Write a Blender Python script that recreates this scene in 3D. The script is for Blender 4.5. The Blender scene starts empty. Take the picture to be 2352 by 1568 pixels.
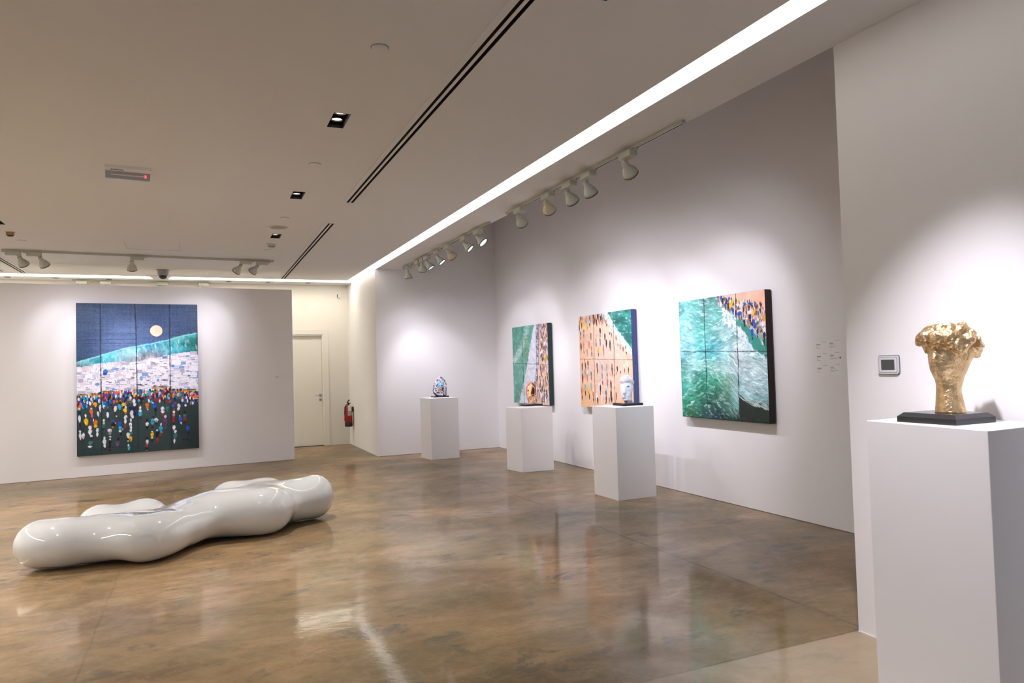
import bpy, bmesh, math, random
import numpy as np
from mathutils import Vector, Matrix, Quaternion

random.seed(7)
SC = bpy.context.scene
COL = SC.collection

# ------------------------------------------------------------------ camera
CAM_H = 1.55
cam_data = bpy.data.cameras.new('camera')
cam_data.sensor_width = 36.0
cam_data.lens = 25.235
cam_data.clip_start = 0.05
cam_data.clip_end = 100
cam = bpy.data.objects.new('camera', cam_data)
COL.objects.link(cam)
_r = Vector((0.91645819, -0.39914399, -0.02807951))
_u = Vector((0.01241033, -0.04178759, 0.99904944))
_f = Vector((0.39993795, 0.91593552, 0.03334307))
cam.matrix_world = Matrix(((_r.x, _u.x, -_f.x, 0), (_r.y, _u.y, -_f.y, 0), (_r.z, _u.z, -_f.z, CAM_H), (0, 0, 0, 1)))
SC.camera = cam

# ------------------------------------------------------------------ light levels
EXPOSURE = 0.84
COVE_E = 1.9             # emission of the ceiling light slots
COVE_COL = (1.0, 0.965, 0.90)
SPOT_W = 37.0            # track spotlights
SPOT_COL = (0.91, 0.89, 1.0)
DOWN_W = 180.0            # recessed downlights
BULB_E = 3.0
GIMBAL_W = 230.0
SKY_E = 0.6              # daylight behind the shop front
SC.view_settings.view_transform = 'Standard'
SC.view_settings.look = 'None'
SC.view_settings.gamma = 1.0
SC.view_settings.use_curve_mapping = False
SC.view_settings.exposure = EXPOSURE
world = bpy.data.worlds.new('world')
SC.world = world
world.use_nodes = True
world.node_tree.nodes['Background'].inputs['Color'].default_value = (0.62, 0.78, 1.0, 1)
world.node_tree.nodes['Background'].inputs['Strength'].default_value = SKY_E

# ------------------------------------------------------------------ helpers
def tag(o, label=None, cat=None, group=None, kind=None):
    if label: o['label'] = label
    if cat: o['category'] = cat
    if group: o['group'] = group
    if kind: o['kind'] = kind
    return o

def empty(name, loc=(0, 0, 0), rz=0.0):
    o = bpy.data.objects.new(name, None)
    COL.objects.link(o)
    o.location = loc
    o.rotation_euler = (0, 0, rz)
    o.empty_display_size = 0.05
    return o

def link(name, me, mats=None, parent=None):
    o = bpy.data.objects.new(name, me)
    COL.objects.link(o)
    if mats is not None:
        if not isinstance(mats, (list, tuple)): mats = [mats]
        for m in mats: me.materials.append(m)
    if parent: o.parent = parent
    return o

def bm_obj(name, bm, mats, parent=None, smooth=False):
    me = bpy.data.meshes.new(name)
    bmesh.ops.recalc_face_normals(bm, faces=bm.faces[:])
    if smooth:
        for f in bm.faces: f.smooth = True
    bm.to_mesh(me)
    bm.free()
    return link(name, me, mats, parent)

def add_box(bm, lo, hi, bevel=0.0, seg=2, mi=0, mat=None):
    t = bmesh.new()
    bmesh.ops.create_cube(t, size=1.0)
    for v in t.verts:
        v.co = Vector([lo[i] + (v.co[i] + 0.5) * (hi[i] - lo[i]) for i in range(3)])
    if bevel > 0:
        bmesh.ops.bevel(t, geom=t.edges[:], offset=bevel, segments=seg, profile=0.5, affect='EDGES')
    if mat is not None: t.transform(mat)
    merge(bm, t, mi)

def merge(bm, t, mi=0):
    vm = {}
    for v in t.verts: vm[v] = bm.verts.new(v.co)
    for f in t.faces:
        try:
            nf = bm.faces.new([vm[v] for v in f.verts])
            nf.material_index = mi
            nf.smooth = f.smooth
        except ValueError:
            pass
    t.free()

def add_lathe(bm, prof, n=32, mi=0, mat=None, cap=True):
    """prof: list of (radius, z)"""
    t = bmesh.new()
    rings = []
    for r, z in prof:
        if r < 1e-6:
            rings.append([t.verts.new((0, 0, z))])
        else:
            rings.append([t.verts.new((r * math.cos(2 * math.pi * k / n), r * math.sin(2 * math.pi * k / n), z)) for k in range(n)])
    for a, b in zip(rings, rings[1:]):
        for k in range(n):
            k2 = (k + 1) % n
            if len(a) == 1 and len(b) == 1: continue
            if len(a) == 1: f = t.faces.new((a[0], b[k], b[k2]))
            elif len(b) == 1: f = t.faces.new((a[k], a[k2], b[0]))
            else: f = t.faces.new((a[k], a[k2], b[k2], b[k]))
            f.smooth = True
    if cap:
        if len(rings[0]) > 1: t.faces.new(rings[0])
        if len(rings[-1]) > 1: t.faces.new(rings[-1])
    if mat is not None: t.transform(mat)
    merge(bm, t, mi)

def add_tube(bm, pts, r, n=10, mi=0):
    t = bmesh.new()
    pts = [Vector(p) for p in pts]
    rings = []
    up = Vector((0, 0, 1))
    for i, p in enumerate(pts):
        d = (pts[min(i + 1, len(pts) - 1)] - pts[max(i - 1, 0)]).normalized()
        s = d.cross(up)
        if s.length < 1e-3: s = d.cross(Vector((1, 0, 0)))
        s.normalize()
        w = s.cross(d)
        rr = r[i] if isinstance(r, (list, tuple)) else r
        rings.append([t.verts.new(p + (s * math.cos(2 * math.pi * k / n) + w * math.sin(2 * math.pi * k / n)) * rr) for k in range(n)])
    for a, b in zip(rings, rings[1:]):
        for k in range(n):
            f = t.faces.new((a[k], a[(k + 1) % n], b[(k + 1) % n], b[k]))
            f.smooth = True
    t.faces.new(rings[0]); t.faces.new(rings[-1])
    merge(bm, t, mi)

def add_prism(bm, poly, z0, z1, mi=0):
    """poly: list of (x, y)"""
    lo = [bm.verts.new((x, y, z0)) for x, y in poly]
    hi = [bm.verts.new((x, y, z1)) for x, y in poly]
    fs = [bm.faces.new(lo), bm.faces.new(hi)]
    n = len(poly)
    for k in range(n):
        fs.append(bm.faces.new((lo[k], lo[(k + 1) % n], hi[(k + 1) % n], hi[k])))
    for f in fs: f.material_index = mi

def box_obj(name, lo, hi, m, parent=None, bevel=0.0, seg=2):
    bm = bmesh.new()
    add_box(bm, lo, hi, bevel, seg)
    return bm_obj(name, bm, m, parent)

# ------------------------------------------------------------------ materials
def lin(c):
    c = [x / 255.0 for x in c]
    return tuple((x / 12.92 if x <= 0.04045 else ((x + 0.055) / 1.055) ** 2.4) for x in c)

def mat(name, rgb, rough=0.5, metal=0.0, bump=0.0, bscale=60.0, coat=0.0, spec=0.5, emit=None, estr=0.0, var=0.0, vscale=3.0):
    m = bpy.data.materials.new(name)
    m.use_nodes = True
    nt = m.node_tree
    b = nt.nodes['Principled BSDF']
    b.inputs['Base Color'].default_value = (*rgb, 1)
    b.inputs['Roughness'].default_value = rough
    b.inputs['Metallic'].default_value = metal
    b.inputs['Coat Weight'].default_value = coat
    b.inputs['Specular IOR Level'].default_value = spec
    tc = nt.nodes.new('ShaderNodeTexCoord')
    if var > 0:
        nz = nt.nodes.new('ShaderNodeTexNoise')
        nz.inputs['Scale'].default_value = vscale
        nz.inputs['Detail'].default_value = 4
        nt.links.new(tc.outputs['Object'], nz.inputs['Vector'])
        r = nt.nodes.new('ShaderNodeValToRGB')
        r.color_ramp.elements[0].position = 0.3
        r.color_ramp.elements[1].position = 0.7
        r.color_ramp.elements[0].color = (*[x * (1 - var) for x in rgb], 1)
        r.color_ramp.elements[1].color = (*rgb, 1)
        nt.links.new(nz.outputs['Fac'], r.inputs['Fac'])
        nt.links.new(r.outputs['Color'], b.inputs['Base Color'])
    if bump > 0:
        nz = nt.nodes.new('ShaderNodeTexNoise')
        nz.inputs['Scale'].default_value = bscale
        nz.inputs['Detail'].default_value = 5
        nt.links.new(tc.outputs['Object'], nz.inputs['Vector'])
        bp = nt.nodes.new('ShaderNodeBump')
        bp.inputs['Strength'].default_value = bump
        bp.inputs['Distance'].default_value = 0.01
        nt.links.new(nz.outputs['Fac'], bp.inputs['Height'])
        nt.links.new(bp.outputs['Normal'], b.inputs['Normal'])
    if emit:
        b.inputs['Emission Color'].default_value = (*emit, 1)
        b.inputs['Emission Strength'].default_value = estr
    return m

def attr_mat(name, rough=0.5, bump=0.25, bscale=120.0, metal=0.0):
    m = mat(name, (1, 1, 1), rough, metal, bump, bscale)
    nt = m.node_tree
    a = nt.nodes.new('ShaderNodeAttribute')
    a.attribute_name = 'paint'
    nt.links.new(a.outputs['Color'], nt.nodes['Principled BSDF'].inputs['Base Color'])
    return m

M_WALL = mat('wall_paint', (0.80, 0.78, 0.78), 0.75, bump=0.06, bscale=220, spec=0.25)
M_CEIL = mat('ceiling_paint', (0.735, 0.735, 0.745), 0.85, bump=0.04, bscale=160, spec=0.2)
M_CREAM = mat('cream_paint', (0.83, 0.80, 0.74), 0.7, bump=0.04, bscale=200, spec=0.25)
M_PLINTH = mat('plinth_paint', (0.80, 0.785, 0.79), 0.45, bump=0.03, bscale=300, spec=0.4)
M_BLACK = mat('black_lacquer', (0.010, 0.010, 0.012), 0.22)
M_DARK = mat('dark_void', (0.012, 0.010, 0.010), 0.7)
M_LAMP = mat('lamp_white_metal', (0.50, 0.51, 0.44), 0.4)
M_LAMPC = mat('lamp_cream_metal', (0.58, 0.52, 0.36), 0.4)
M_RIM = mat('lamp_dark_rim', (0.05, 0.045, 0.04), 0.5)
M_COVE_DIM = mat('cove_diffuser_dim', (0.9, 0.9, 0.9), 0.5, emit=(1.0, 0.93, 0.79), estr=5.4)
M_COVE_FILL = mat('added_fill_glow', (0.9, 0.9, 0.9), 0.5, emit=COVE_COL, estr=34.0)  # strong glow for the added unseen strip
M_COVE = mat('cove_diffuser', (0.9, 0.9, 0.9), 0.5, emit=COVE_COL, estr=COVE_E)
M_BULB = mat('bulb_glass', (0.9, 0.9, 0.95), 0.3, emit=(0.9, 0.9, 1.0), estr=BULB_E)
M_BENCH = mat('glossy_white_resin', (0.66, 0.665, 0.66), 0.03, coat=0.8)
M_STEEL = mat('brushed_steel', (0.45, 0.45, 0.45), 0.3, metal=1.0)
M_RED = mat('extinguisher_red', (0.33, 0.006, 0.012), 0.25)
M_PAPER = mat('white_paper', (0.82, 0.80, 0.80), 0.6)
M_INK = mat('dark_ink', (0.06, 0.055, 0.06), 0.6)
M_INKG = mat('grey_ink', (0.30, 0.28, 0.29), 0.6)

def floor_material():
    m = bpy.data.materials.new('polished_concrete')
    m.use_nodes = True
    nt = m.node_tree
    N = nt.nodes.new
    L = nt.links.new
    b = nt.nodes['Principled BSDF']
    geo = N('ShaderNodeTexCoord')
    P = geo.outputs['Object']
    def mapping(scale, rot=0.0, loc=(0, 0, 0)):
        mp = N('ShaderNodeMapping')
        mp.inputs['Scale'].default_value = scale
        mp.inputs['Rotation'].default_value = (0, 0, rot)
        mp.inputs['Location'].default_value = loc
        L(P, mp.inputs['Vector'])
        return mp.outputs['Vector']
    def noise(vec, scale, detail=6, rough=0.6, dist=0.0):
        n = N('ShaderNodeTexNoise')
        n.inputs['Scale'].default_value = scale
        n.inputs['Detail'].default_value = detail
        n.inputs['Roughness'].default_value = rough
        n.inputs['Distortion'].default_value = dist
        L(vec, n.inputs['Vector'])
        return n.outputs['Fac']
    def ramp(fac, stops):
        r = N('ShaderNodeValToRGB')
        cr = r.color_ramp
        while len(cr.elements) < len(stops): cr.elements.new(0.5)
        for e, (p, c) in zip(cr.elements, stops):
            e.position = p
            e.color = (*c, 1) if len(c) == 3 else c
        L(fac, r.inputs['Fac'])
        return r.outputs['Color']
    def mix(fac, a, c, mode='MIX'):
        x = N('ShaderNodeMix')
        x.data_type = 'RGBA'
        x.blend_type = mode
        if isinstance(fac, float): x.inputs[0].default_value = fac
        else: L(fac, x.inputs[0])
        for s, v in ((6, a), (7, c)):
            if isinstance(v, tuple): x.inputs[s].default_value = (*v, 1)
            else: L(v, x.inputs[s])
        return x.outputs[2]
    def math_(op, a, c=None, d=None):
        x = N('ShaderNodeMath')
        x.operation = op
        for i, v in enumerate((a, c, d)):
            if v is None: continue
            if isinstance(v, (int, float)): x.inputs[i].default_value = v
            else: L(v, x.inputs[i])
        return x.outputs[0]
    v1 = mapping((1, 1, 1))
    big = noise(v1, 0.55, 7, 0.62, 0.6)
    tan = ramp(big, [(0.30, FL[0]), (0.45, FL[1]), (0.56, FL[2]), (0.72, FL[3])])
    vs = mapping((0.75, 2.1, 1), 0.2)
    streak = noise(vs, 2.6, 10, 0.74, 0.5)
    c = mix(math_('MULTIPLY', ramp(streak, [(0.44, (0, 0, 0)), (0.60, (1, 1, 1))]), 0.5), tan, FL[4])
    mott = noise(v1, 6.0, 12, 0.82, 0.6)
    c = mix(math_('MULTIPLY', ramp(mott, [(0.46, (0, 0, 0)), (0.66, (1, 1, 1))]), 0.55), c, FL[5])
    # small grey-blue bruises with ragged edges
    br = noise(mapping((1.0, 1.6, 1), 0.2, (3.3, 1.7, 0)), 1.7, 9, 0.72, 0.5)
    brm = ramp(br, [(0.565, (0, 0, 0)), (0.64, (1, 1, 1))])
    c = mix(math_('MULTIPLY', brm, 0.72), c, FL[6])
    # pale worn patches
    pa = noise(mapping((1, 1.3, 1), 0.0, (7.7, 2.1, 0)), 1.15, 10, 0.72, 0.9)
    pam = ramp(pa, [(0.59, (0, 0, 0)), (0.64, (1, 1, 1))])
    c = mix(math_('MULTIPLY', pam, 0.40), c, FL[7])
    fine = noise(mapping((0.6, 2.2, 1), 0.3), 34.0, 6, 0.8, 0.3)
    c = mix(math_('MULTIPLY', ramp(fine, [(0.42, (0, 0, 0)), (0.66, (1, 1, 1))]), 0.22), c, (0.06, 0.045, 0.028))
    ol = noise(mapping((1, 1, 1), 0.0, (4.1, 8.3, 0)), 0.42, 5, 0.6, 0.4)
    c = mix(math_('MULTIPLY', ramp(ol, [(0.44, (0, 0, 0)), (0.56, (1, 1, 1))]), 0.42), c, (0.12, 0.115, 0.052))
    cl = noise(mapping((0.8, 1.3, 1), 0.0, (2.2, 5.5, 0)), 1.3, 8, 0.7, 0.5)
    c = mix(math_('MULTIPLY', ramp(cl, [(0.42, (0, 0, 0)), (0.60, (1, 1, 1))]), 0.40), c, (0.13, 0.080, 0.038))
    # thin dark scratches and stains
    sc = noise(mapping((1.2, 5.0, 1), 0.5, (1, 9, 0)), 2.6, 10, 0.8, 0.9)
    scm = ramp(sc, [(0.655, (0, 0, 0)), (0.70, (1, 1, 1))])
    c = mix(math_('MULTIPLY', scm, 0.6), c, (0.045, 0.04, 0.035))
    # slabs: joints at x = 3.45, y = 3.0 and y = 6.57
    sep = N('ShaderNodeSeparateXYZ')
    L(P, sep.inputs[0])
    wob = math_('MULTIPLY', math_('SUBTRACT', noise(v1, 3.0, 4), 0.5), 0.03)
    def joint(coord, pos, w):
        d = math_('ABSOLUTE', math_('SUBTRACT', math_('ADD', coord, wob), pos))
        return math_('SUBTRACT', 1.0, math_('SMOOTH_MIN', math_('DIVIDE', d, w), 1.0, 0.2))
    jn = ramp(noise(v1, 2.3, 5), [(0.38, (0.1, 0.1, 0.1)), (0.6, (1, 1, 1))])
    for coord, pos, w, k in ((sep.outputs[0], 3.45, 0.018, 0.75), (sep.outputs[1], 3.0, 0.016, 0.6), (sep.outputs[1], 6.57, 0.014, 0.35), (sep.outputs[0], -0.6, 0.012, 0.3)):
        j = math_('MULTIPLY', math_('MULTIPLY', math_('MAXIMUM', joint(coord, pos, w), 0.0), jn), k)
        c = mix(j, c, (0.05, 0.04, 0.03))
    # the slab nearest the doorway (y < 3) is a paler pour
    near = math_('LESS_THAN', math_('ADD', sep.outputs[1], wob), 3.0)
    right = ramp(math_('ADD', math_('MULTIPLY', sep.outputs[0], 0.25), math_('MULTIPLY', mott, 0.3)), [(0.50, (0, 0, 0)), (0.85, (1, 1, 1))])
    c = mix(math_('MULTIPLY', math_('MULTIPLY', near, right), 0.42), c, FL[8])
    L(c, b.inputs['Base Color'])
    b.inputs['Roughness'].default_value = 0.45
    b.inputs['Specular IOR Level'].default_value = 0.08
    bp = N('ShaderNodeBump')
    bp.inputs['Strength'].default_value = 0.07
    bp.inputs['Distance'].default_value = 0.01
    L(math_('ADD', math_('MULTIPLY', noise(v1, 16.0, 4), 0.6), math_('MULTIPLY', noise(v1, 2.0, 2), 2.0)), bp.inputs['Height'])
    L(bp.outputs['Normal'], b.inputs['Normal'])
    # worn polish: a sharp reflection that never gets mirror-like
    fr = N('ShaderNodeFresnel'); fr.inputs['IOR'].default_value = 1.47
    L(bp.outputs['Normal'], fr.inputs['Normal'])
    gl = N('ShaderNodeBsdfGlossy')
    L(math_('ADD', math_('MULTIPLY', mott, 0.16), 0.0), gl.inputs['Roughness'])
    L(bp.outputs['Normal'], gl.inputs['Normal'])
    mx = N('ShaderNodeMixShader')
    worn = ramp(cl, [(0.36, (1, 1, 1)), (0.66, (0.45, 0.45, 0.45))])
    L(math_('MULTIPLY', math_('MINIMUM', math_('MULTIPLY', fr.outputs[0], 0.95), 0.32), worn), mx.inputs[0])
    L(b.outputs[0], mx.inputs[1]); L(gl.outputs[0], mx.inputs[2])
    L(mx.outputs[0], nt.nodes['Material Output'].inputs['Surface'])
    return m
FL = [(0.15, 0.115, 0.055), (0.33, 0.205, 0.095), (0.50, 0.31, 0.155), (0.33, 0.235, 0.13),
      (0.16, 0.105, 0.052), (0.52, 0.36, 0.21), (0.085, 0.09, 0.082), (0.48, 0.40, 0.28), (0.54, 0.44, 0.32)]
M_FLOOR = floor_material()

# ------------------------------------------------------------------ implicit surfaces (numpy surface nets)
def surface_nets(f, lo, hi, h):
    xs, ys, zs = [np.arange(lo[i], hi[i] + h, h) for i in range(3)]
    X, Y, Z = np.meshgrid(xs, ys, zs, indexing='ij')
    D = f(X, Y, Z).astype(np.float32)
    nx, ny, nz = D.shape
    S = D < 0
    cx, cy, cz = nx - 1, ny - 1, nz - 1
    acc = np.zeros((cx, cy, cz, 3), np.float32)
    cnt = np.zeros((cx, cy, cz), np.float32)
    corners = [(i, j, k) for i in (0, 1) for j in (0, 1) for k in (0, 1)]
    for a in corners:
        for ax in range(3):
            if a[ax] == 1: continue
            bb = list(a); bb[ax] = 1
            da = D[a[0]:a[0] + cx, a[1]:a[1] + cy, a[2]:a[2] + cz]
            db = D[bb[0]:bb[0] + cx, bb[1]:bb[1] + cy, bb[2]:bb[2] + cz]
            m = (da < 0) != (db < 0)
            t = np.where(m, da / np.where(m, da - db, 1), 0)
            for q in range(3):
                acc[..., q] += np.where(m, a[q] + (t if q == ax else 0), 0)
            cnt += m
    act = cnt > 0
    idx = -np.ones(act.shape, np.int64)
    idx[act] = np.arange(act.sum())
    I = np.argwhere(act)
    V = (I + acc[act] / cnt[act][:, None]) * h + np.array(lo)
    faces = []
    for ax in range(3):
        o1, o2 = [(1, 2), (2, 0), (0, 1)][ax]
        a = S[tuple(slice(0, -1) if q == ax else slice(None) for q in range(3))]
        b = S[tuple(slice(1, None) if q == ax else slice(None) for q in range(3))]
        for e, flip in ((a & ~b, False), (~a & b, True)):
            P = np.argwhere(e)
            P = P[(P[:, o1] > 0) & (P[:, o2] > 0) & (P[:, o1] < S.shape[o1] - 1) & (P[:, o2] < S.shape[o2] - 1)]
            q = []
            for d1, d2 in ((0, 0), (-1, 0), (-1, -1), (0, -1)):
                R_ = P.copy(); R_[:, o1] += d1; R_[:, o2] += d2
                q.append(idx[R_[:, 0], R_[:, 1], R_[:, 2]])
            q = np.stack(q, 1)
            if flip: q = q[:, ::-1]
            faces.append(q)
    F = np.concatenate(faces)
    F = F[(F >= 0).all(1)]
    F = F[:, ::-1]
    return V, F

def fast_mesh(name, V, F, colors=None, smooth=True):
    me = bpy.data.meshes.new(name)
    n, m = len(V), len(F)
    me.vertices.add(n)
    me.vertices.foreach_set('co', np.asarray(V, np.float32).ravel())
    me.loops.add(m * 4)
    me.loops.foreach_set('vertex_index', np.asarray(F, np.int32).ravel())
    me.polygons.add(m)
    me.polygons.foreach_set('loop_start', np.arange(0, m * 4, 4, dtype=np.int32))
    me.polygons.foreach_set('loop_total', np.full(m, 4, np.int32))
    me.polygons.foreach_set('use_smooth', np.full(m, smooth, bool))
    me.update(calc_edges=True)
    me.validate()
    if colors is not None:
        at = me.color_attributes.new('paint', 'FLOAT_COLOR', 'POINT')
        c = np.ones((n, 4), np.float32)
        s = np.clip(np.asarray(colors, np.float32) / 255.0, 0, 1)
        c[:, :3] = np.where(s <= 0.04045, s / 12.92, ((s + 0.055) / 1.055) ** 2.4)
        at.data.foreach_set('color', c.ravel())
    return me

def smin(a, b, k):
    h = np.clip(0.5 + 0.5 * (b - a) / k, 0, 1)
    return b + (a - b) * h - k * h * (1 - h)

def ell(X, Y, Z, c, r):
    x, y, z = (X - c[0]) / r[0], (Y - c[1]) / r[1], (Z - c[2]) / r[2]
    k = np.sqrt(x * x + y * y + z * z)
    return (k - 1) * min(r)

def capsule(X, Y, Z, a, b, ra, rb):
    a = np.array(a, float); b = np.array(b, float); d = b - a
    t = np.clip(((X - a[0]) * d[0] + (Y - a[1]) * d[1] + (Z - a[2]) * d[2]) / (d @ d), 0, 1)
    return np.sqrt((X - a[0] - t * d[0]) ** 2 + (Y - a[1] - t * d[1]) ** 2 + (Z - a[2] - t * d[2]) ** 2) - (ra + (rb - ra) * t)

def _h3(i, j, k, s):
    n = (i * 374761393 + j * 668265263 + k * 2147483647 + s * 1274126177) & 0xFFFFFFFF
    n = ((n ^ (n >> 13)) * 1274126177) & 0xFFFFFFFF
    n = n ^ (n >> 16)
    return (n & 0xFFFF) / 65535.0

def noise3(X, Y, Z, s=0):
    i, j, k = [np.floor(q).astype(np.int64) for q in (X, Y, Z)]
    fx, fy, fz = X - i, Y - j, Z - k
    fx, fy, fz = [q * q * (3 - 2 * q) for q in (fx, fy, fz)]
    out = 0
    for a in (0, 1):
        for b in (0, 1):
            for c in (0, 1):
                w = (fx if a else 1 - fx) * (fy if b else 1 - fy) * (fz if c else 1 - fz)
                out = out + w * _h3(i + a, j + b, k + c, s)
    return out - 0.5

# ------------------------------------------------------------------ room shell
HC = 3.34            # ceiling
XN = 3.385           # plane of the near wall and of the ceiling edge
XR = 5.22            # recessed right wall
YN = 2.99            # end of the near wall
YA = 12.69           # alcove wall
YD = 15.30           # wall with the door
XC = 2.90            # corner beside the door

def struct(name, bm, m, parent=None):
    o = bm_obj(name, bm, m, parent)
    if parent is None: o['kind'] = 'structure'
    return o

bm = bmesh.new()
add_box(bm, (-7.2, -5.2, -0.15), (5.45, 15.5, 0.0))
struct('floor', bm, M_FLOOR)

SLOT_R = (2.74, 2.92, 1.2, 14.80)
SLOT_L = (-6.9, 2.74, 14.45, 14.80)
DIFF = [(1.462, 1.534, -1.6, 7.68), (1.462, 1.534, 8.82, 14.36), (-2.72, -2.648, 8.0, 14.30), (-3.02, -2.948, 9.0, 14.22), (1.80, 1.872, -2.5, 3.00), (-2.72, -2.648, -1.6, 7.0)]
DOWN = [(0.94, 0.47), (0.94, 2.81), (2.30, 2.00), (0.94, 5.15), (0.94, 7.50), (0.95, 9.85), (-2.09, 9.72), (-2.09, 7.40), (-2.09, 5.10), (-2.09, 2.80)]
FILL_SLOT = (-4.70, -4.52, 3.0, 14.45)  # added slot out of view, raises the ambient light
holes = [SLOT_R, SLOT_L, FILL_SLOT] + DIFF + [(x - 0.056, x + 0.056, y - 0.155, y + 0.155) for x, y in DOWN]

def holed(bm, x0, x1, y0, y1, z, holes):
    xs = sorted({x0, x1} | {min(max(v, x0), x1) for h in holes for v in h[:2]})
    ys = sorted({y0, y1} | {min(max(v, y0), y1) for h in holes for v in h[2:]})
    vs = {}
    def V(i, j):
        if (i, j) not in vs: vs[i, j] = bm.verts.new((xs[i], ys[j], z))
        return vs[i, j]
    for i in range(len(xs) - 1):
        for j in range(len(ys) - 1):
            cx, cy = (xs[i] + xs[i + 1]) / 2, (ys[j] + ys[j + 1]) / 2
            if any(h[0] < cx < h[1] and h[2] < cy < h[3] for h in holes): continue
            if cx > XC and cy > YA: continue
            bm.faces.new((V(i, j), V(i, j + 1), V(i + 1, j + 1), V(i + 1, j)))
bm = bmesh.new()
holed(bm, -7.0, XN, -5.0, YD, HC, holes + [(XC, XN, YA, YD)])
me = bpy.data.meshes.new('ceiling'); bm.to_mesh(me); bm.free()
ceiling = link('ceiling', me, M_CEIL); ceiling['kind'] = 'structure'
bm = bmesh.new()
# slot reveals, white inside
for (x0, x1, y0, y1) in (SLOT_R, SLOT_L, FILL_SLOT):
    for a, b in (((x0, y0), (x0, y1)), ((x1, y0), (x1, min(y1, YA) if x1 == 2.92 else y1)), ((x0, y0), (x1, y0)), ((x0, y1), (x1, y1))):
        if a[0] == b[0] == 2.74:
            if x1 == 2.74: continue
            b = (2.74, 14.45)
        q = [bm.verts.new((a[0], a[1], HC)), bm.verts.new((b[0], b[1], HC)), bm.verts.new((b[0], b[1], HC + 0.12)), bm.verts.new((a[0], a[1], HC + 0.12))]
        bm.faces.new(q)
me = bpy.data.meshes.new('trim_4'); bm.to_mesh(me); bm.free()
link('trim_4', me, M_CEIL)['kind'] = 'structure'
bm = bmesh.new()
# edge of the lowered ceiling above the recess, and the higher ceiling beyond it
q = [bm.verts.new(c) for c in ((XN, YN, HC), (XN, YA, HC), (XN, YA, 4.9), (XN, YN, 4.9))]
bm.faces.new(q)
q = [bm.verts.new(c) for c in ((XN, YN, 4.9), (XN, YA, 4.9), (XR, YA, 4.9), (XR, YN, 4.9))]
bm.faces.new(q)
me = bpy.data.meshes.new('ceiling_recess'); bm.to_mesh(me); bm.free()
link('ceiling_recess', me, M_CEIL)['kind'] = 'structure'

bm = bmesh.new(); add_box(bm, (XN, -5.2, 0), (5.45, YN, 4.95)); struct('wall_near_right', bm, M_WALL)
bm = bmesh.new(); add_box(bm, (XR, YN, 0), (5.45, YA, 4.95)); struct('wall_right', bm, M_WALL)
bm = bmesh.new(); add_box(bm, (XC, YA, 0), (5.45, 15.5, 4.95)); struct('wall_alcove', bm, M_WALL)
# left partition, a free-standing wall a little lower than the ceiling
PA = Vector((-2.732, 12.889, 0)); AX = Vector((0.99702371, 0.07709556, 0)); NX = Vector((-0.07709556, 0.99702371, 0))
PROT = math.atan2(AX.y, AX.x)
bm = bmesh.new(); add_box(bm, (-4.28, 0, 0), (4.271, 0.18, 3.005), 0.002, 1)
part = struct('wall_left', bm, M_WALL); part.location = PA; part.rotation_euler = (0, 0, PROT)
bm = bmesh.new(); add_box(bm, (-7.2, -5.2, 0), (-7.0, 15.5, 3.6)); struct('wall_far_left', bm, M_WALL)
# door wall with its opening
DX0, DX1, DZ = 1.42, 2.375, 2.311
bm = bmesh.new()
add_box(bm, (-7.0, YD, 0), (DX0, 15.5, 3.6))
add_box(bm, (DX1, YD, 0), (XC, 15.5, 3.6))
add_box(bm, (DX0, YD, DZ), (DX1, 15.5, 3.6))
struct('wall_back', bm, M_CREAM)
# shop front behind the viewer: the daylight side
bm = bmesh.new()
add_box(bm, (-7.0, -5.2, 0), (-5.6, -5.0, 3.6)); add_box(bm, (2.6, -5.2, 0), (XN, -5.0, 3.6))
add_box(bm, (-5.6, -5.2, 2.9), (2.6, -5.0, 3.6)); add_box(bm, (-5.6, -5.2, 0), (2.6, -5.0, 0.3))
struct('wall_front', bm, M_WALL)
bm = bmesh.new()
for k in range(6):
    x = -5.6 + k * 8.2 / 5
    add_box(bm, (x - 0.03, -5.16, 0.3), (x + 0.03, -5.08, 2.9))
add_box(bm, (-5.6, -5.16, 0.3), (2.6, -5.08, 0.36)); add_box(bm, (-5.6, -5.16, 2.84), (2.6, -5.08, 2.9))
struct('window_1', bm, M_STEEL)

M_SHADOW = mat('painted_floor_shade', (0.16, 0.12, 0.09), 0.6)
# baseboard-less walls: thin brown strips paint a hairline of shadow along the floor
def strip(name, lo, hi, m=None):
    bm = bmesh.new(); add_box(bm, lo, hi); struct(name, bm, m or M_DARK)
strip('shade_line_right', (XR - 0.003, YN, 0.0), (XR + 0.002, YA, 0.005), M_SHADOW)
strip('shade_line_alcove', (XC + 0.001, YA - 0.003, 0.0), (XR - 0.004, YA + 0.002, 0.005), M_SHADOW)
strip('baseboard_near_right', (XN - 0.003, -5.0, 0.0), (XN + 0.002, YN, 0.006), M_PLINTH)
bm = bmesh.new(); add_box(bm, (-4.27, -0.003, 0), (4.26, 0.002, 0.005))
o = struct('shade_line_left', bm, M_SHADOW); o.location = PA; o.rotation_euler = (0, 0, PROT)

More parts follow.
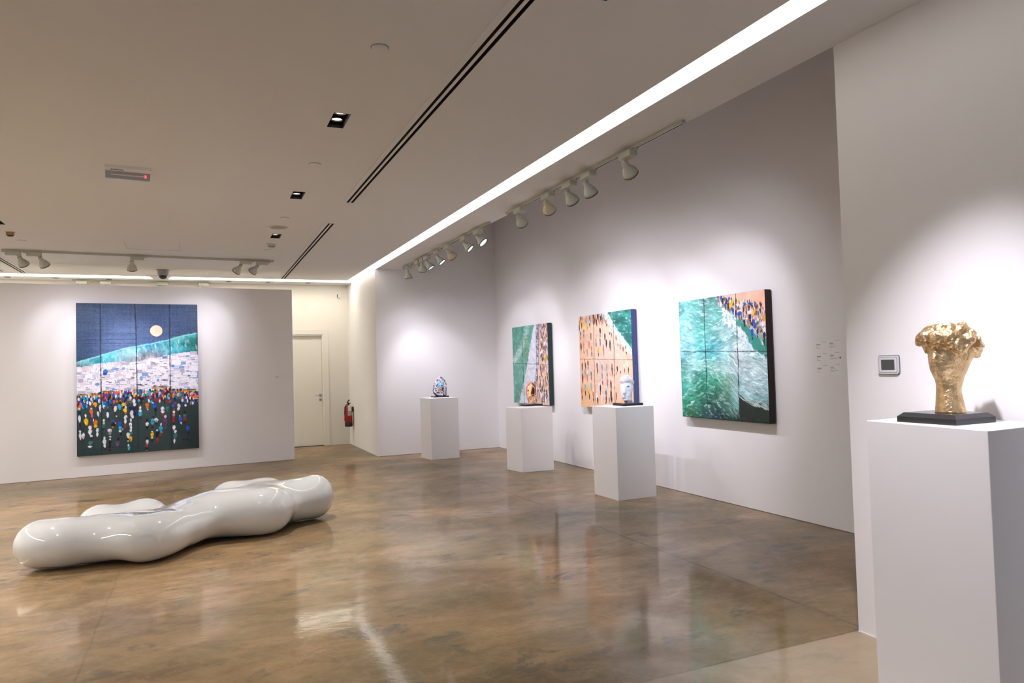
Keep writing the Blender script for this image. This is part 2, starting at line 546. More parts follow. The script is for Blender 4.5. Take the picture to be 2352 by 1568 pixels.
# door
door = empty('door_1', (0, 0, 0)); door['kind'] = 'structure'
bm = bmesh.new()
fw = 0.105
add_box(bm, (DX1, YD - 0.012, 0), (DX1 + fw, YD, DZ + fw), 0.002, 1)
add_box(bm, (DX0 - fw, YD - 0.012, 0), (DX0, YD, DZ + fw), 0.002, 1)
add_box(bm, (DX0, YD - 0.012, DZ), (DX1, YD, DZ + fw), 0.002, 1)
add_box(bm, (DX1 - 0.022, YD - 0.004, 0), (DX1, YD + 0.10, DZ)); add_box(bm, (DX0, YD - 0.004, 0), (DX0 + 0.022, YD + 0.10, DZ))
add_box(bm, (DX0 + 0.022, YD - 0.004, DZ - 0.022), (DX1 - 0.022, YD + 0.10, DZ))
bm_obj('door_frame', bm, M_CREAM, door)
leaf = box_obj('door_leaf', (DX0 + 0.025, YD + 0.05, 0.008), (DX1 - 0.025, YD + 0.09, DZ - 0.025), M_CREAM, door, 0.002, 1)
bm = bmesh.new()
add_box(bm, (2.285, YD + 0.042, 1.02), (2.335, YD + 0.05, 1.07), 0.002, 1)
add_tube(bm, [(2.31, YD + 0.042, 1.047), (2.31, YD - 0.005, 1.047), (2.295, YD - 0.012, 1.047), (2.19, YD - 0.012, 1.05)], 0.008)
bm_obj('door_handle', bm, M_STEEL, leaf)
bm = bmesh.new(); add_box(bm, (2.285, YD + 0.042, 0.925), (2.335, YD + 0.05, 0.975), 0.002, 1)
add_box(bm, (2.307, YD + 0.040, 0.938), (2.313, YD + 0.043, 0.962), mi=1)
bm_obj('key_plate', bm, [M_STEEL, M_DARK], leaf)
struct('trim_1', (lambda b: (add_box(b, (DX0, YD - 0.01, 0.0), (DX1, YD + 0.1, 0.004)), b)[1])(bmesh.new()), M_DARK)

# ------------------------------------------------------------------ ceiling light slots
def cove(name, lo, hi, label, m=None):
    c = empty(name, ((lo[0] + hi[0]) / 2, (lo[1] + hi[1]) / 2, HC + 0.12))
    tag(c, label, 'ceiling light', kind=None)
    w = (hi[0] - lo[0]) / 2; d = (hi[1] - lo[1]) / 2
    box_obj('light_diffuser', (-w + .001, -d + .001, -0.108), (w - .001, d - .001, -0.095), m or M_COVE, c)
    box_obj('light_housing', (-w, -d, -0.02), (w, d, 0.0), M_CEIL, c)
    return c
cove('recessed_light_strip', (SLOT_R[0], SLOT_R[2]), (SLOT_R[1] - 0.022, SLOT_R[3]), 'long wide glowing light slot in the ceiling running beside the right wall')
cove('recessed_light_strip', (SLOT_L[0], SLOT_L[2]), (SLOT_L[1], SLOT_L[3]), 'thin glowing white light slot in the ceiling above the left partition wall', M_COVE_DIM)
cove('recessed_light_strip', (FILL_SLOT[0], FILL_SLOT[2]), (FILL_SLOT[1], FILL_SLOT[3]), 'added glowing strip in the left ceiling, out of view, that brightens the room', M_COVE_FILL)

# flat white panel with slanted ends that interrupts the left slot
bm = bmesh.new()
poly = [(-0.84, 14.28), (-0.42, 14.28), (-0.47, 14.45), (-0.52, 14.84), (-0.74, 14.84), (-0.79, 14.45)]
add_prism(bm, poly, HC - 0.012, HC - 0.001)
struct('trim_2', bm, M_CEIL)
# access panel seam
bm = bmesh.new()
for lo, hi in (((-0.90, 10.75), (-0.896, 11.36)), ((-0.23, 10.75), (-0.226, 11.36)), ((-0.90, 11.356), (-0.226, 11.36))):
    add_box(bm, (*lo, HC - 0.0015), (*hi, HC + 0.001))
struct('trim_3', bm, M_INKG)

# ------------------------------------------------------------------ air diffusers
dl = ['long black twin-slot air diffuser in the ceiling, running from the top edge of the photo',
      'shorter black twin-slot air diffuser in the ceiling ending near the left light slot',
      'twin-slot air diffuser at the far left of the ceiling beside the light slot',
      'barely visible twin-slot air diffuser at the extreme left edge of the photo',
      'tip of a twin-slot air diffuser at the top edge, nearest the bright slot', 
      'twin-slot air diffuser in the left ceiling, nearer than the one ending by the light slot']
for (x0, x1, y0, y1), lb in zip(DIFF, dl):
    c = empty('air_diffuser', ((x0 + x1) / 2, (y0 + y1) / 2, HC))
    tag(c, lb, 'air vent', 'linear air diffusers in the ceiling')
    w = (x1 - x0) / 2; d = (y1 - y0) / 2
    bm = bmesh.new()
    add_box(bm, (-w - 0.045, -d - 0.02, -0.004), (-w, d + 0.02, 0.0)); add_box(bm, (w, -d - 0.02, -0.004), (w + 0.045, d + 0.02, 0.0))
    add_box(bm, (-w, -d - 0.02, -0.004), (w, -d, 0.0)); add_box(bm, (-w, d, -0.004), (w, d + 0.02, 0.0))
    bm_obj('frame', bm, M_CEIL, c)
    box_obj('divider_bar', (-0.010, -d, -0.003), (0.010, d, 0.002), M_CEIL, c)
    bm = bmesh.new()
    add_box(bm, (-w, -d, 0.05), (w, d, 0.055)); add_box(bm, (-w - 0.003, -d, 0.002), (-w, d, 0.055)); add_box(bm, (w, -d, 0.002), (w + 0.003, d, 0.055))
    add_box(bm, (-w, -d - 0.003, 0.002), (w, -d, 0.055)); add_box(bm, (-w, d, 0.002), (w, d + 0.003, 0.055))
    bm_obj('slot_channel', bm, M_DARK, c)

# ------------------------------------------------------------------ recessed twin downlights
dlab = ['recessed black twin downlight overhead behind the viewer', 'recessed black twin downlight overhead beyond the top of the photo', 'tilted recessed downlight above the photo aimed at the gold head',
        'largest of the rectangular black recessed downlights in the ceiling', 'middle one of the black recessed downlights, between two round cover plates',
        'farthest of the black recessed downlights, beside the round speaker', 'black recessed downlight cut off by the left edge of the photo',
        'black recessed downlight outside the left edge, second row', 'black recessed downlight outside the left edge, third row', 'black recessed downlight outside the left edge, nearest row']
for (x, y), lb in zip(DOWN, dlab):
    c = empty('recessed_downlight', (x, y, HC))
    lift = -0.022
    tag(c, lb, 'ceiling light', 'recessed rectangular downlights')
    w, d, h = 0.056, 0.155, 0.10
    bm = bmesh.new()
    add_box(bm, (-w, -d, h), (w, d, h + 0.004)); add_box(bm, (-w - .003, -d, -0.001), (-w, d, h)); add_box(bm, (w, -d, -0.001), (w + .003, d, h))
    add_box(bm, (-w, -d - .003, -0.001), (w, -d, h)); add_box(bm, (-w, d, -0.001), (w, d + .003, h))
    bm_obj('housing', bm, M_DARK, c)
    for k, yy in enumerate((-0.072, 0.072)):
        bm = bmesh.new(); add_lathe(bm, [(0.0, 0.070), (0.038, 0.070), (0.042, 0.058), (0.044, 0.052), (0.040, 0.050), (0.036, 0.060), (0.0, 0.062)], 24, cap=False)
        ring = bm_obj('lamp_ring', bm, M_STEEL, c); ring.location = (0, yy, lift)
        bm = bmesh.new(); add_lathe(bm, [(0.0, 0.055), (0.020, 0.056), (0.040, 0.0605)], 24, cap=False)
        b = bm_obj('lamp_bulb', bm, M_BULB, ring)
    ld = bpy.data.lights.new('downlight_beam', 'SPOT')
    ld.energy = DOWN_W * (0.12 if y < 3 else 1.0); ld.spot_size = math.radians(75); ld.spot_blend = 0.8; ld.shadow_soft_size = 0.04; ld.color = (1.0, 0.975, 0.955)
    lo = bpy.data.objects.new('downlight_beam', ld); COL.objects.link(lo); lo.parent = c; lo.location = (0, 0, 0.03)
    if abs(y - 2.00) < .02:     # this one is tilted at the gold bust
        ld.energy = GIMBAL_W; ld.spot_size = math.radians(58); ld.spot_blend = 1.0; ld.color = SPOT_COL
        lo.location = (0, 0, -0.02)
        lo.rotation_euler = Vector((2.95 - x, 2.2 - y, 1.35 - HC)).to_track_quat('-Z', 'Y').to_euler()

# ------------------------------------------------------------------ round things on the ceiling
def disc(name, x, y, r, label, cat, group=None, th=0.006, m=None):
    bm = bmesh.new()
    add_lathe(bm, [(0, 0), (r, 0), (r, -th * 0.6), (r * 0.93, -th), (0, -th)], 36, cap=False)
    o = bm_obj(name, bm, m or M_CEIL); o.location = (x, y, HC)
    b2 = bmesh.new(); add_lathe(b2, [(r, -0.0003), (r + 0.0035, -0.0003), (r + 0.0035, -0.0012), (r, -0.0012)], 36, cap=False); bm_obj('edge_ring', b2, M_RIM, o)
    return tag(o, label, cat, group)
for (x, y), lb in zip(((0.945, 3.89), (0.94, 6.31), (0.935, 8.64), (0.94, 11.0), (-2.08, 10.97)),
                      ('large round cover plate near the top of the ceiling, nearest of its kind', 'round cover plate between the two nearest downlights', 'round cover plate just before the ceiling speaker',
                       'round cover plate between smoke detector and left lighting track', 'round cover plate at the left, beyond the orange sprinkler head')):
    disc('ceiling_cover_plate', x, y, 0.047, lb, 'cover plate', 'round cover plates on the ceiling', 0.006)
sp = disc('ceiling_speaker', 0.92, 9.24, 0.115, 'round grey mesh loudspeaker set flush in the ceiling', 'speaker', None, 0.006)
bm = bmesh.new(); add_lathe(bm, [(0, -0.0065), (0.098, -0.0065), (0.098, -0.0075), (0, -0.0085)], 36, cap=False)
g = bm_obj('speaker_grille', bm, mat('speaker_mesh', (0.40, 0.385, 0.35), 0.6, bump=0.3, bscale=500), sp)
sd = disc('smoke_detector', 0.95, 10.50, 0.055, 'white smoke detector with dark vents between the last downlight and a cover plate', 'smoke detector', None, 0.014)
bm = bmesh.new(); add_lathe(bm, [(0, -0.014), (0.045, -0.014), (0.040, -0.045), (0.024, -0.056), (0, -0.056)], 28, cap=False)
db = bm_obj('detector_body', bm, M_LAMP, sd)
bm = bmesh.new()
for k in range(10):
    a = 2 * math.pi * k / 10
    add_box(bm, (0.040, -0.007, -0.038), (0.0445, 0.007, -0.030), mat=Matrix.Rotation(a, 4, 'Z'))
bm_obj('vent_slots', bm, M_DARK, db)
oc = disc('sprinkler_head', -2.085, 10.37, 0.050, 'small orange-brown sprinkler head hanging at the far left of the ceiling', 'sprinkler', None, 0.005)
bm = bmesh.new(); add_lathe(bm, [(0, -0.005), (0.042, -0.005), (0.045, -0.03), (0.040, -0.038), (0, -0.04)], 24, cap=False)
bm_obj('sprinkler_cap', bm, mat('amber_plastic', (0.45, 0.26, 0.08), 0.4), oc)
bm = bmesh.new(); add_lathe(bm, [(0, -0.04), (0.038, -0.04), (0.030, -0.052), (0, -0.055)], 24, cap=False)
bm_obj('sprinkler_base', bm, mat('dark_red_plastic', (0.10, 0.02, 0.01), 0.4), oc)
for k, (x, lb) in enumerate(((-3.05, 'small round black downlight above the partition, at the left edge'), (-2.33, 'second small black downlight from the left above the partition'), (-1.5, 'faint small downlight above the left side of the blue painting'),
                  (0.55, 'small black downlight above the partition right of the blue painting'), (1.28, 'small black downlight above the end of the partition'), (2.05, 'small black downlight above the door'))):
    disc('small_downlight', x, 14.97, 0.05, lb, 'ceiling light', 'small round downlights behind the left light slot', 0.004, M_RIM)

# dome camera
cc = empty('security_camera', (-0.545, 13.50, HC)); tag(cc, 'grey dome security camera on the ceiling in front of the left light slot', 'security camera')
M_GREYP = mat('grey_plastic', (0.26, 0.27, 0.27), 0.5)
bm = bmesh.new(); add_lathe(bm, [(0, 0), (0.102, 0), (0.102, -0.008), (0.092, -0.012), (0.084, -0.085), (0.070, -0.10), (0, -0.10)], 36, cap=False)
bm_obj('camera_housing', bm, M_GREYP, cc)
bm = bmesh.new(); add_lathe(bm, [(0.066, -0.095), (0.064, -0.12), (0.050, -0.145), (0.026, -0.158), (0, -0.162)], 36, cap=False)
bm_obj('camera_dome', bm, mat('smoked_dome', (0.01, 0.01, 0.015), 0.05), cc)

# emergency light
el = empty('emergency_light', (-0.54, 6.92, HC)); el.rotation_euler = (0, 0, 0.10)
tag(el, 'white wedge-shaped emergency light with a red indicator on the left ceiling', 'emergency light')
bm = bmesh.new()
hw = 0.175
prof = [(-0.075, 0), (0.06, 0), (0.06, -0.045), (-0.06, -0.022)]
add_prism(bm, prof, -hw, hw)
bm.transform(Matrix(((0, 0, 1, 0), (1, 0, 0, 0), (0, 1, 0, 0), (0, 0, 0, 1))))
bm_obj('lamp_body', bm, M_CEIL, el)
bm = bmesh.new()
prof = [(0.0, -0.0335), (0.075, -0.046), (0.080, -0.085), (0.035, -0.088)]
add_prism(bm, prof, -hw + .004, hw - .004)
bm.transform(Matrix(((0, 0, 1, 0), (1, 0, 0, 0), (0, 1, 0, 0), (0, 0, 0, 1))))
bm_obj('lamp_lens', bm, mat('frosted_lens', (0.40, 0.40, 0.43), 0.15), el)
bm = bmesh.new(); add_tube(bm, [(-0.13, 0.016, -0.060), (0.14, 0.016, -0.060)], 0.0045)
bm_obj('lamp_tube', bm, mat('white_tube', (0.85, 0.83, 0.86), 0.3), el)
bm = bmesh.new(); add_box(bm, (0.128, 0.008, -0.072), (0.142, 0.020, -0.046), 0.002, 1)
bm_obj('indicator_light', bm, mat('red_indicator', (0.6, 0.03, 0.04), 0.3, emit=(1, 0.10, 0.12), estr=1.0), el)
bm = bmesh.new()
for k in range(7):
    add_box(bm, (-0.13 + k * 0.014, -0.030, -0.0300), (-0.13 + k * 0.014 + 0.010, -0.014 - 0.004 * (k % 2), -0.0285))
ink = bm_obj('label_print', bm, M_INK, el); ink.rotation_euler = (-0.188, 0, 0); ink.location = (0, 0.0, -0.0045)

# ------------------------------------------------------------------ track lighting
def head_mesh():
    bm = bmesh.new()
    add_lathe(bm, [(0, 0.012), (0.020, 0.010), (0.028, 0.0), (0.028, -0.036), (0.034, -0.046), (0.045, -0.062), (0.056, -0.083), (0.062, -0.100), (0.0665, -0.104), (0.068, -0.132), (0.063, -0.132), (0.062, -0.108), (0.045, -0.075), (0, -0.07)], 32, cap=False)
    me = bpy.data.meshes.new('lamp_shade'); bmesh.ops.recalc_face_normals(bm, faces=bm.faces[:]); bm.to_mesh(me); bm.free(); return me
def rim_mesh():
    bm = bmesh.new()
    add_lathe(bm, [(0.0680, -0.128), (0.0695, -0.129), (0.0695, -0.137), (0.0620, -0.137), (0.0620, -0.128)], 32, cap=False)
    me = bpy.data.meshes.new('lamp_rim'); bm.to_mesh(me); bm.free(); me.materials.append(M_RIM); return me
def bulb_mesh():
    bm = bmesh.new()
    add_lathe(bm, [(0.061, -0.112), (0.045, -0.120), (0.02, -0.124), (0, -0.125)], 32, cap=False)
    me = bpy.data.meshes.new('bulb'); bm.to_mesh(me); bm.free(); me.materials.append(M_BULB); return me
HM = head_mesh(); HM.materials.append(M_LAMP)
HMC = HM.copy(); HMC.materials.clear(); HMC.materials.append(M_LAMPC)
RM, BM_ = rim_mesh(), bulb_mesh()
bm = bmesh.new(); add_box(bm, (-0.050, -0.09, -0.082), (0.028, 0.09, -0.028), 0.003, 1); add_box(bm, (-0.012, -0.13, -0.045), (0.012, 0.09, -0.026), 0.002, 1)
AM = bpy.data.meshes.new('track_adapter'); bmesh.ops.recalc_face_normals(bm, faces=bm.faces[:]); bm.to_mesh(AM); bm.free(); AM.materials.append(M_LAMP)
bm = bmesh.new(); add_tube(bm, [(0, 0.045, -0.078), (0, 0.055, -0.092), (0, 0.07, -0.100)], 0.010); add_box(bm, (-0.016, 0.050, -0.108), (0.016, 0.076, -0.080), 0.004, 1)
JM = bpy.data.meshes.new('swivel_arm'); bmesh.ops.recalc_face_normals(bm, faces=bm.faces[:]); bm.to_mesh(JM); bm.free(); JM.materials.append(M_LAMP)

def spotlight(loc, rz, aim, label, group, on=1.0, cream=False, size=62):
    root = empty('track_spotlight', loc, rz)
    tag(root, label, 'spotlight', group)
    for n, me in (('track_adapter', AM), ('swivel_arm', JM)): link(n, me, None, root)
    h = link('lamp_shade', HMC if cream else HM, None, root)
    piv = Vector((0, 0.07, -0.102))
    R = Matrix.Rotation(rz, 3, 'Z')
    wp = Vector(loc) + R @ piv
    d = (Vector(aim) - wp).normalized()
    q = (R.inverted() @ d).to_track_quat('-Z', 'Y')
    h.location = piv; h.rotation_mode = 'QUATERNION'; h.rotation_quaternion = q
    link('lamp_rim', RM, None, h); link('bulb', BM_, None, h)
    if on > 0:
        for n_, e_, a_, b_ in (('spot_beam', SPOT_W, size, 0.7), ('spot_spill', SPOT_W * 0.5, 104, 1.0)):
            ld = bpy.data.lights.new(n_, 'SPOT')
            ld.energy = e_ * on; ld.spot_size = math.radians(a_); ld.spot_blend = b_; ld.shadow_soft_size = 0.03; ld.color = SPOT_COL
            lo = bpy.data.objects.new(n_, ld); COL.objects.link(lo); lo.parent = h; lo.location = (0, 0, -0.145)
    return root

def track(p0, p1, label):
    p0, p1 = Vector(p0), Vector(p1)
    d = p1 - p0
    t = empty('lighting_track', (p0 + p1) / 2, math.atan2(d.y, d.x) - math.pi / 2)
    tag(t, label, 'lighting track', 'white lighting tracks on the ceiling')
    L = d.length / 2
    bm = bmesh.new(); add_box(bm, (-0.018, -L, -0.028), (0.018, L, 0.0), 0.002, 1)
    bm_obj('track_rail', bm, M_LAMP, t)
    box_obj('track_groove', (-0.005, -L + 0.01, -0.0295), (0.005, L - 0.01, -0.027), M_DARK, t)
TX = 3.325
track((TX, 4.31, HC), (TX, 7.66, HC), 'nearer white lighting track on the ceiling edge above the paintings, holding five spotlights')
track((TX, 8.19, HC), (TX, 12.30, HC), 'farther white lighting track on the ceiling edge towards the alcove')
track((-2.46, 11.745, HC), (1.12, 12.02, HC), 'white lighting track across the left ceiling in front of the partition')
track((-2.1, 15.10, HC), (0.2, 15.10, HC), 'distant lighting track barely visible above the top of the partition')
GR = 'spotlights on the nearer right-hand track'
GF = 'spotlights on the farther right-hand track'
GL = 'spotlights on the left track'
R1 = [((TX, 5.06), (5.2, 6.15, 1.75), 'biggest white spotlight, nearest one on the right-hand track', 1.2, False),
      ((TX, 5.73), (5.0, 6.6, 1.3), 'second spotlight from the near end of the right-hand track, hanging straight down', 1.0, False),
      ((TX, 6.10), (5.2, 7.2, 1.6), 'brightly lit white spotlight in the middle of the nearer right-hand track', 1.0, False),
      ((TX, 6.57), (5.1, 8.3, 1.7), 'cream-tinted spotlight left of the brightly lit one on the nearer track', 1.1, True),
      ((TX, 7.28), (5.2, 8.9, 1.7), 'leftmost spotlight of the nearer right-hand track', 1.0, False)]
R2 = [((TX, 8.59), (4.95, 7.0, 0.9), 'nearest spotlight of the farther right-hand track', 0.9, False),
      ((TX, 9.10), (5.1, 7.9, 1.2), 'second nearest spotlight of the farther right-hand track', 0.9, False),
      ((TX, 9.79), (5.2, 10.9, 1.7), 'golden cream spotlight on the farther right-hand track', 1.0, True),
      ((TX, 10.30), (4.9, 9.3, 0.9), 'white spotlight with a bright rim, left of the golden one on the farther track', 0.8, False),
      ((TX, 10.85), (4.65, 10.2, 1.1), 'round-faced spotlight overlapping its neighbours on the farther track', 0.8, False),
      ((TX, 11.09), (3.9, 12.5, 1.3), 'spotlight half hidden behind others on the farther right-hand track', 1.2, False),
      ((TX, 11.34), (5.2, 11.6, 1.6), 'spotlight second from the alcove end of the farther right-hand track', 0.6, False),
      ((TX, 11.97), (3.75, 12.3, 0.9), 'farthest spotlight at the alcove end of the right-hand track', 0.9, False)]
for (x, y), aim, lb, on, cr in R1: spotlight((x, y, HC), 0, aim, lb, GR, on, cr)
for (x, y), aim, lb, on, cr in R2: spotlight((x, y, HC), 0, aim, lb, GF, on, cr)
for (x, y), aim, lb, on in (((-2.33, 11.752), (-1.7, 13.0, 1.9), 'leftmost spotlight of the left track, above the partition end', 0.5),
                        ((-2.09, 11.77), (-1.2, 13.0, 1.6), 'second spotlight from the left on the left track', 0.6),
                        ((-0.82, 11.87), (-0.9, 13.0, 1.3), 'lone spotlight in the middle of the left track', 0.7),
                        ((0.69, 11.985), (-0.6, 13.05, 1.6), 'spotlight turned left near the right end of the left track', 0.6),
                        ((0.94, 12.008), (-0.2, 13.05, 2.0), 'last spotlight at the right end of the left track', 0.6)):
    spotlight((x, y, HC), PROT + (-math.pi / 2 if x < -2 else math.pi / 2), aim, lb, GL, on)
for x, lb in ((-1.95, 'leftmost tiny spotlight peeping over the top of the partition'), (-1.56, 'second tiny spotlight peeping over the top of the partition'), (-0.62, 'third tiny spotlight peeping over the top of the partition'), (0.10, 'rightmost tiny spotlight peeping over the top of the partition')):
    spotlight((x, 15.10, HC), math.pi / 2, (x, 15.2, 1.0), lb, 'tiny spotlights seen above the partition', 0.0)

# ------------------------------------------------------------------ plinths
def plinth(poly, h, label):
    cx = sum(p[0] for p in poly) / 4; cy = sum(p[1] for p in poly) / 4
    bm = bmesh.new()
    add_prism(bm, [(x - cx, y - cy) for x, y in poly], 0, h)
    bmesh.ops.recalc_face_normals(bm, faces=bm.faces[:])
    bmesh.ops.bevel(bm, geom=bm.edges[:], offset=0.002, segments=1, affect='EDGES')
    o = bm_obj('plinth', bm, M_PLINTH); o.location = (cx, cy, 0)
    return tag(o, label, 'plinth', 'white display plinths')
def quad(f, l, r):
    f, l, r = Vector(f), Vector(l), Vector(r)
    return [tuple(f), tuple(r), tuple(l + r - f), tuple(l)]
plinth(quad((3.57, 11.683), (3.51, 12.098), (4.068, 11.69)), 1.032, 'farthest white plinth in the alcove, carrying the mosaic head')
plinth(quad((4.268, 9.514), (4.208, 9.95), (4.765, 9.50)), 0.927, 'white plinth carrying the orange-haired head')
plinth(quad((4.290, 6.965), (4.280, 7.480), (4.806, 6.975)), 1.042, 'white plinth carrying the white head')
plinth([(2.843, 1.856), (3.32, 1.883), (3.36, 2.49), (2.917, 2.479)], 1.24, 'tall white plinth at the right edge of the photo, carrying the gold head')

# ------------------------------------------------------------------ sculptures
VX = (0.91646, -0.39914)   # only used to turn the busts to the angle they stand at
def bust(name, loc, rz, base, V, F, colors, m, label, cat='sculpture'):
    root = empty(name, loc, 0)
    tag(root, label, cat)
    bw, bd, bh, ch = base
    bm = bmesh.new()
    lo = [(-bw, -bd), (bw, -bd), (bw, bd), (-bw, bd)]
    rings = [[bm.verts.new((x, y, 0)) for x, y in lo], [bm.verts.new((x, y, bh - ch)) for x, y in lo],
             [bm.verts.new((x - math.copysign(ch * 1.1, x), y - math.copysign(ch * 1.1, y), bh)) for x, y in lo]]
    bm.faces.new(rings[0]); bm.faces.new(rings[2])
    for a, b in zip(rings, rings[1:]):
        for k in range(4): bm.faces.new((a[k], a[(k + 1) % 4], b[(k + 1) % 4], b[k]))
    bm_obj('base', bm, M_BLACK, root)
    me = fast_mesh('head', V, F, colors)
    h = link('head', me, m, root); h.location = (0, 0, bh - 0.002); h.rotation_euler = (0, 0, rz)
    return root, h

def vnorm(V, F):
    a = V[F[:, 1]] - V[F[:, 0]]; b = V[F[:, 2]] - V[F[:, 0]]
    n = np.cross(a, b); out = np.zeros_like(V)
    for k in range(4): np.add.at(out, F[:, k], n)
    return out / (np.linalg.norm(out, axis=1, keepdims=True) + 1e-12)

# ---- gold head: slender neck, small chin, a turban-like mass of rough curls
def gold_sdf(X, Y, Z):
    t = np.clip(Z / 0.17, 0, 1)
    rx = 0.0725 - 0.038 * np.sin(np.clip(Z / 0.175, 0, 1) * 1.45) * 0.52 - 0.0 * Z
    cxn = -0.002 - 0.006 * t
    neck = (np.sqrt(((X - cxn) / rx) ** 2 + ((Y - 0.005) / (rx * 1.02)) ** 2) - 1) * 0.055
    neck = np.maximum(neck, np.maximum(-Z, Z - 0.30))
    face = ell(X, Y, Z, (-0.020, -0.012, 0.262), (0.074, 0.078, 0.105))
    jaw = ell(X, Y, Z, (-0.040, -0.030, 0.212), (0.036, 0.044, 0.042))
    back = capsule(X, Y, Z, (0.015, 0.02, 0.17), (0.048, 0.025, 0.30), 0.050, 0.078)
    d = smin(neck, smin(smin(face, jaw, 0.03), back, 0.03), 0.035)
    # nose ridge, lips, chin, brow
    nose = capsule(X, Y, Z, (-0.058, -0.075, 0.295), (-0.066, -0.088, 0.255), 0.010, 0.013)
    lipu = ell(X, Y, Z, (-0.054, -0.074, 0.237), (0.022, 0.013, 0.006))
    lipl = ell(X, Y, Z, (-0.052, -0.073, 0.225), (0.019, 0.013, 0.007))
    chin = ell(X, Y, Z, (-0.048, -0.066, 0.203), (0.023, 0.018, 0.016))
    for q, k in ((nose, 0.014), (lipu, 0.007), (lipl, 0.007), (chin, 0.014)): d = smin(d, q, k)
    hair = ell(X, Y, Z, (0.004, 0.0, 0.343), (0.122, 0.108, 0.068))
    lumps = [(-0.092, -0.035, 0.362, .032), (-0.120, -0.01, 0.350, .026), (-0.125, -0.03, 0.335, .018), (0.132, -0.01, 0.315, .026), (0.125, 0.02, 0.290, .024), (-0.080, 0.01, 0.385, .026), (0.108, 0.0, 0.312, .034), (0.120, 0.02, 0.305, .026),
             (0.085, -0.055, 0.335, .034), (0.045, -0.085, 0.325, .030), (0.0, -0.090, 0.345, .034), (-0.045, -0.085, 0.352, .030), (0.02, -0.06, 0.392, .034),
             (0.06, -0.03, 0.385, .036), (-0.03, -0.04, 0.395, .034), (-0.102, 0.0, 0.292, .018), (0.065, -0.07, 0.300, .024), (0.03, 0.05, 0.385, .036), (0.085, 0.06, 0.335, .036), (-0.04, 0.06, 0.37, .036), (0.092, -0.02, 0.375, .022),
             (0.05, 0.085, 0.315, .034), (-0.02, 0.09, 0.32, .034)]
    for x, y, z, r in lumps:
        hair = smin(hair, np.sqrt((X - x) ** 2 + (Y - y) ** 2 + (Z - z) ** 2) - r, 0.020)
    n = noise3(X * 27, Y * 27, Z * 27, 3) * 0.026 + noise3(X * 62, Y * 62, Z * 62, 5) * 0.011
    hair = hair + n
    d = smin(d, hair, 0.006)
    return d + noise3(X * 60, Y * 60, Z * 150, 9) * 0.0022
V, F = surface_nets(gold_sdf, (-0.15, -0.14, -0.01), (0.17, 0.15, 0.45), 0.0042)
gm = mat('gold_leaf', (0.90, 0.64, 0.35), 0.36, metal=1.0, bump=0.5, bscale=90, var=0.4, vscale=22)
_g = bust('gold_head_sculpture', (3.083, 2.201, 1.24), -0.93, (0.131, 0.141, 0.044, 0.018), V, F, None, gm, 'gold leaf head with rough curly hair and a long neck on a black base')
_g[1].scale = (0.86, 0.92, 0.955); _g[1].location.x += 0.014; _g[1].location.y -= 0.019

# ---- white plaster head, blue eye, cap of hair
def white_sdf(X, Y, Z):
    neck = capsule(X, Y, Z, (0.012, 0.0, -0.01), (0.0, 0.0, 0.08), 0.044, 0.050)
    face = ell(X, Y, Z, (-0.008, 0.0, 0.175), (0.074, 0.074, 0.108))
    low = ell(X, Y, Z, (-0.014, -0.01, 0.085), (0.052, 0.052, 0.066))
    d = smin(neck, smin(face, low, 0.04), 0.02)
    d = smin(d, capsule(X, Y, Z, (-0.028, -0.062, 0.205), (-0.036, -0.078, 0.125), 0.010, 0.016), 0.02)
    d = smin(d, ell(X, Y, Z, (-0.036, -0.055, 0.068), (0.018, 0.014, 0.009)), 0.010)
    d = smin(d, ell(X, Y, Z, (-0.026, -0.045, 0.04), (0.022, 0.018, 0.016)), 0.014)
    d = -smin(-d, ell(X, Y, Z, (0.014, -0.078, 0.192), (0.020, 0.014, 0.012)), 0.012)
    cap = ell(X, Y, Z, (-0.014, 0.0, 0.268), (0.070, 0.075, 0.062))
    cap = smin(cap, ell(X, Y, Z, (0.046, 0.0, 0.245), (0.036, 0.050, 0.036)), 0.02)
    d = smin(d, cap + noise3(X * 30, Y * 30, Z * 30, 2) * 0.010, 0.010)
    return np.maximum(d + noise3(X * 45, Y * 45, Z * 45, 4) * 0.004, -Z)
V, F = surface_nets(white_sdf, (-0.11, -0.12, -0.012), (0.12, 0.11, 0.36), 0.0042)
X, Y, Z = V.T
c = np.tile(np.array([222, 224, 232.]), (len(V), 1))
n = noise3(X * 22, Y * 22, Z * 22, 8)[:, None]
c = c - np.clip(n - 0.05, 0, 1) * np.array([90, 70, 40.])
def spotc(c, x, y, z, r, col, k=1.0):
    d = np.sqrt(((X - x) / r[0]) ** 2 + ((Y - y) / r[1]) ** 2 + ((Z - z) / r[2]) ** 2) + noise3(X * 120, Y * 120, Z * 120, 6) * 0.4
    w = (np.clip(1.25 - d, 0, 0.25) * 4 * k)[:, None]
    return c * (1 - w) + np.array(col, float) * w
c = spotc(c, 0.012, -0.065, 0.196, (0.015, 0.05, 0.009), (70, 105, 145))
c = spotc(c, -0.040, -0.065, 0.066, (0.017, 0.05, 0.013), (135, 170, 215), 0.8)
c = spotc(c, 0.045, -0.03, 0.262, (0.034, 0.06, 0.022), (185, 180, 172), 0.7)
c = spotc(c, 0.02, -0.03, 0.015, (0.05, 0.06, 0.014), (120, 118, 120), 0.7)
bust('white_head_sculpture', (4.643, 7.262, 1.042), -0.57, (0.135, 0.12, 0.028, 0.006), V, F, c, attr_mat('white_plaster', 0.6, 0.2, 60), 'white plaster head with a painted blue eye on a black base')

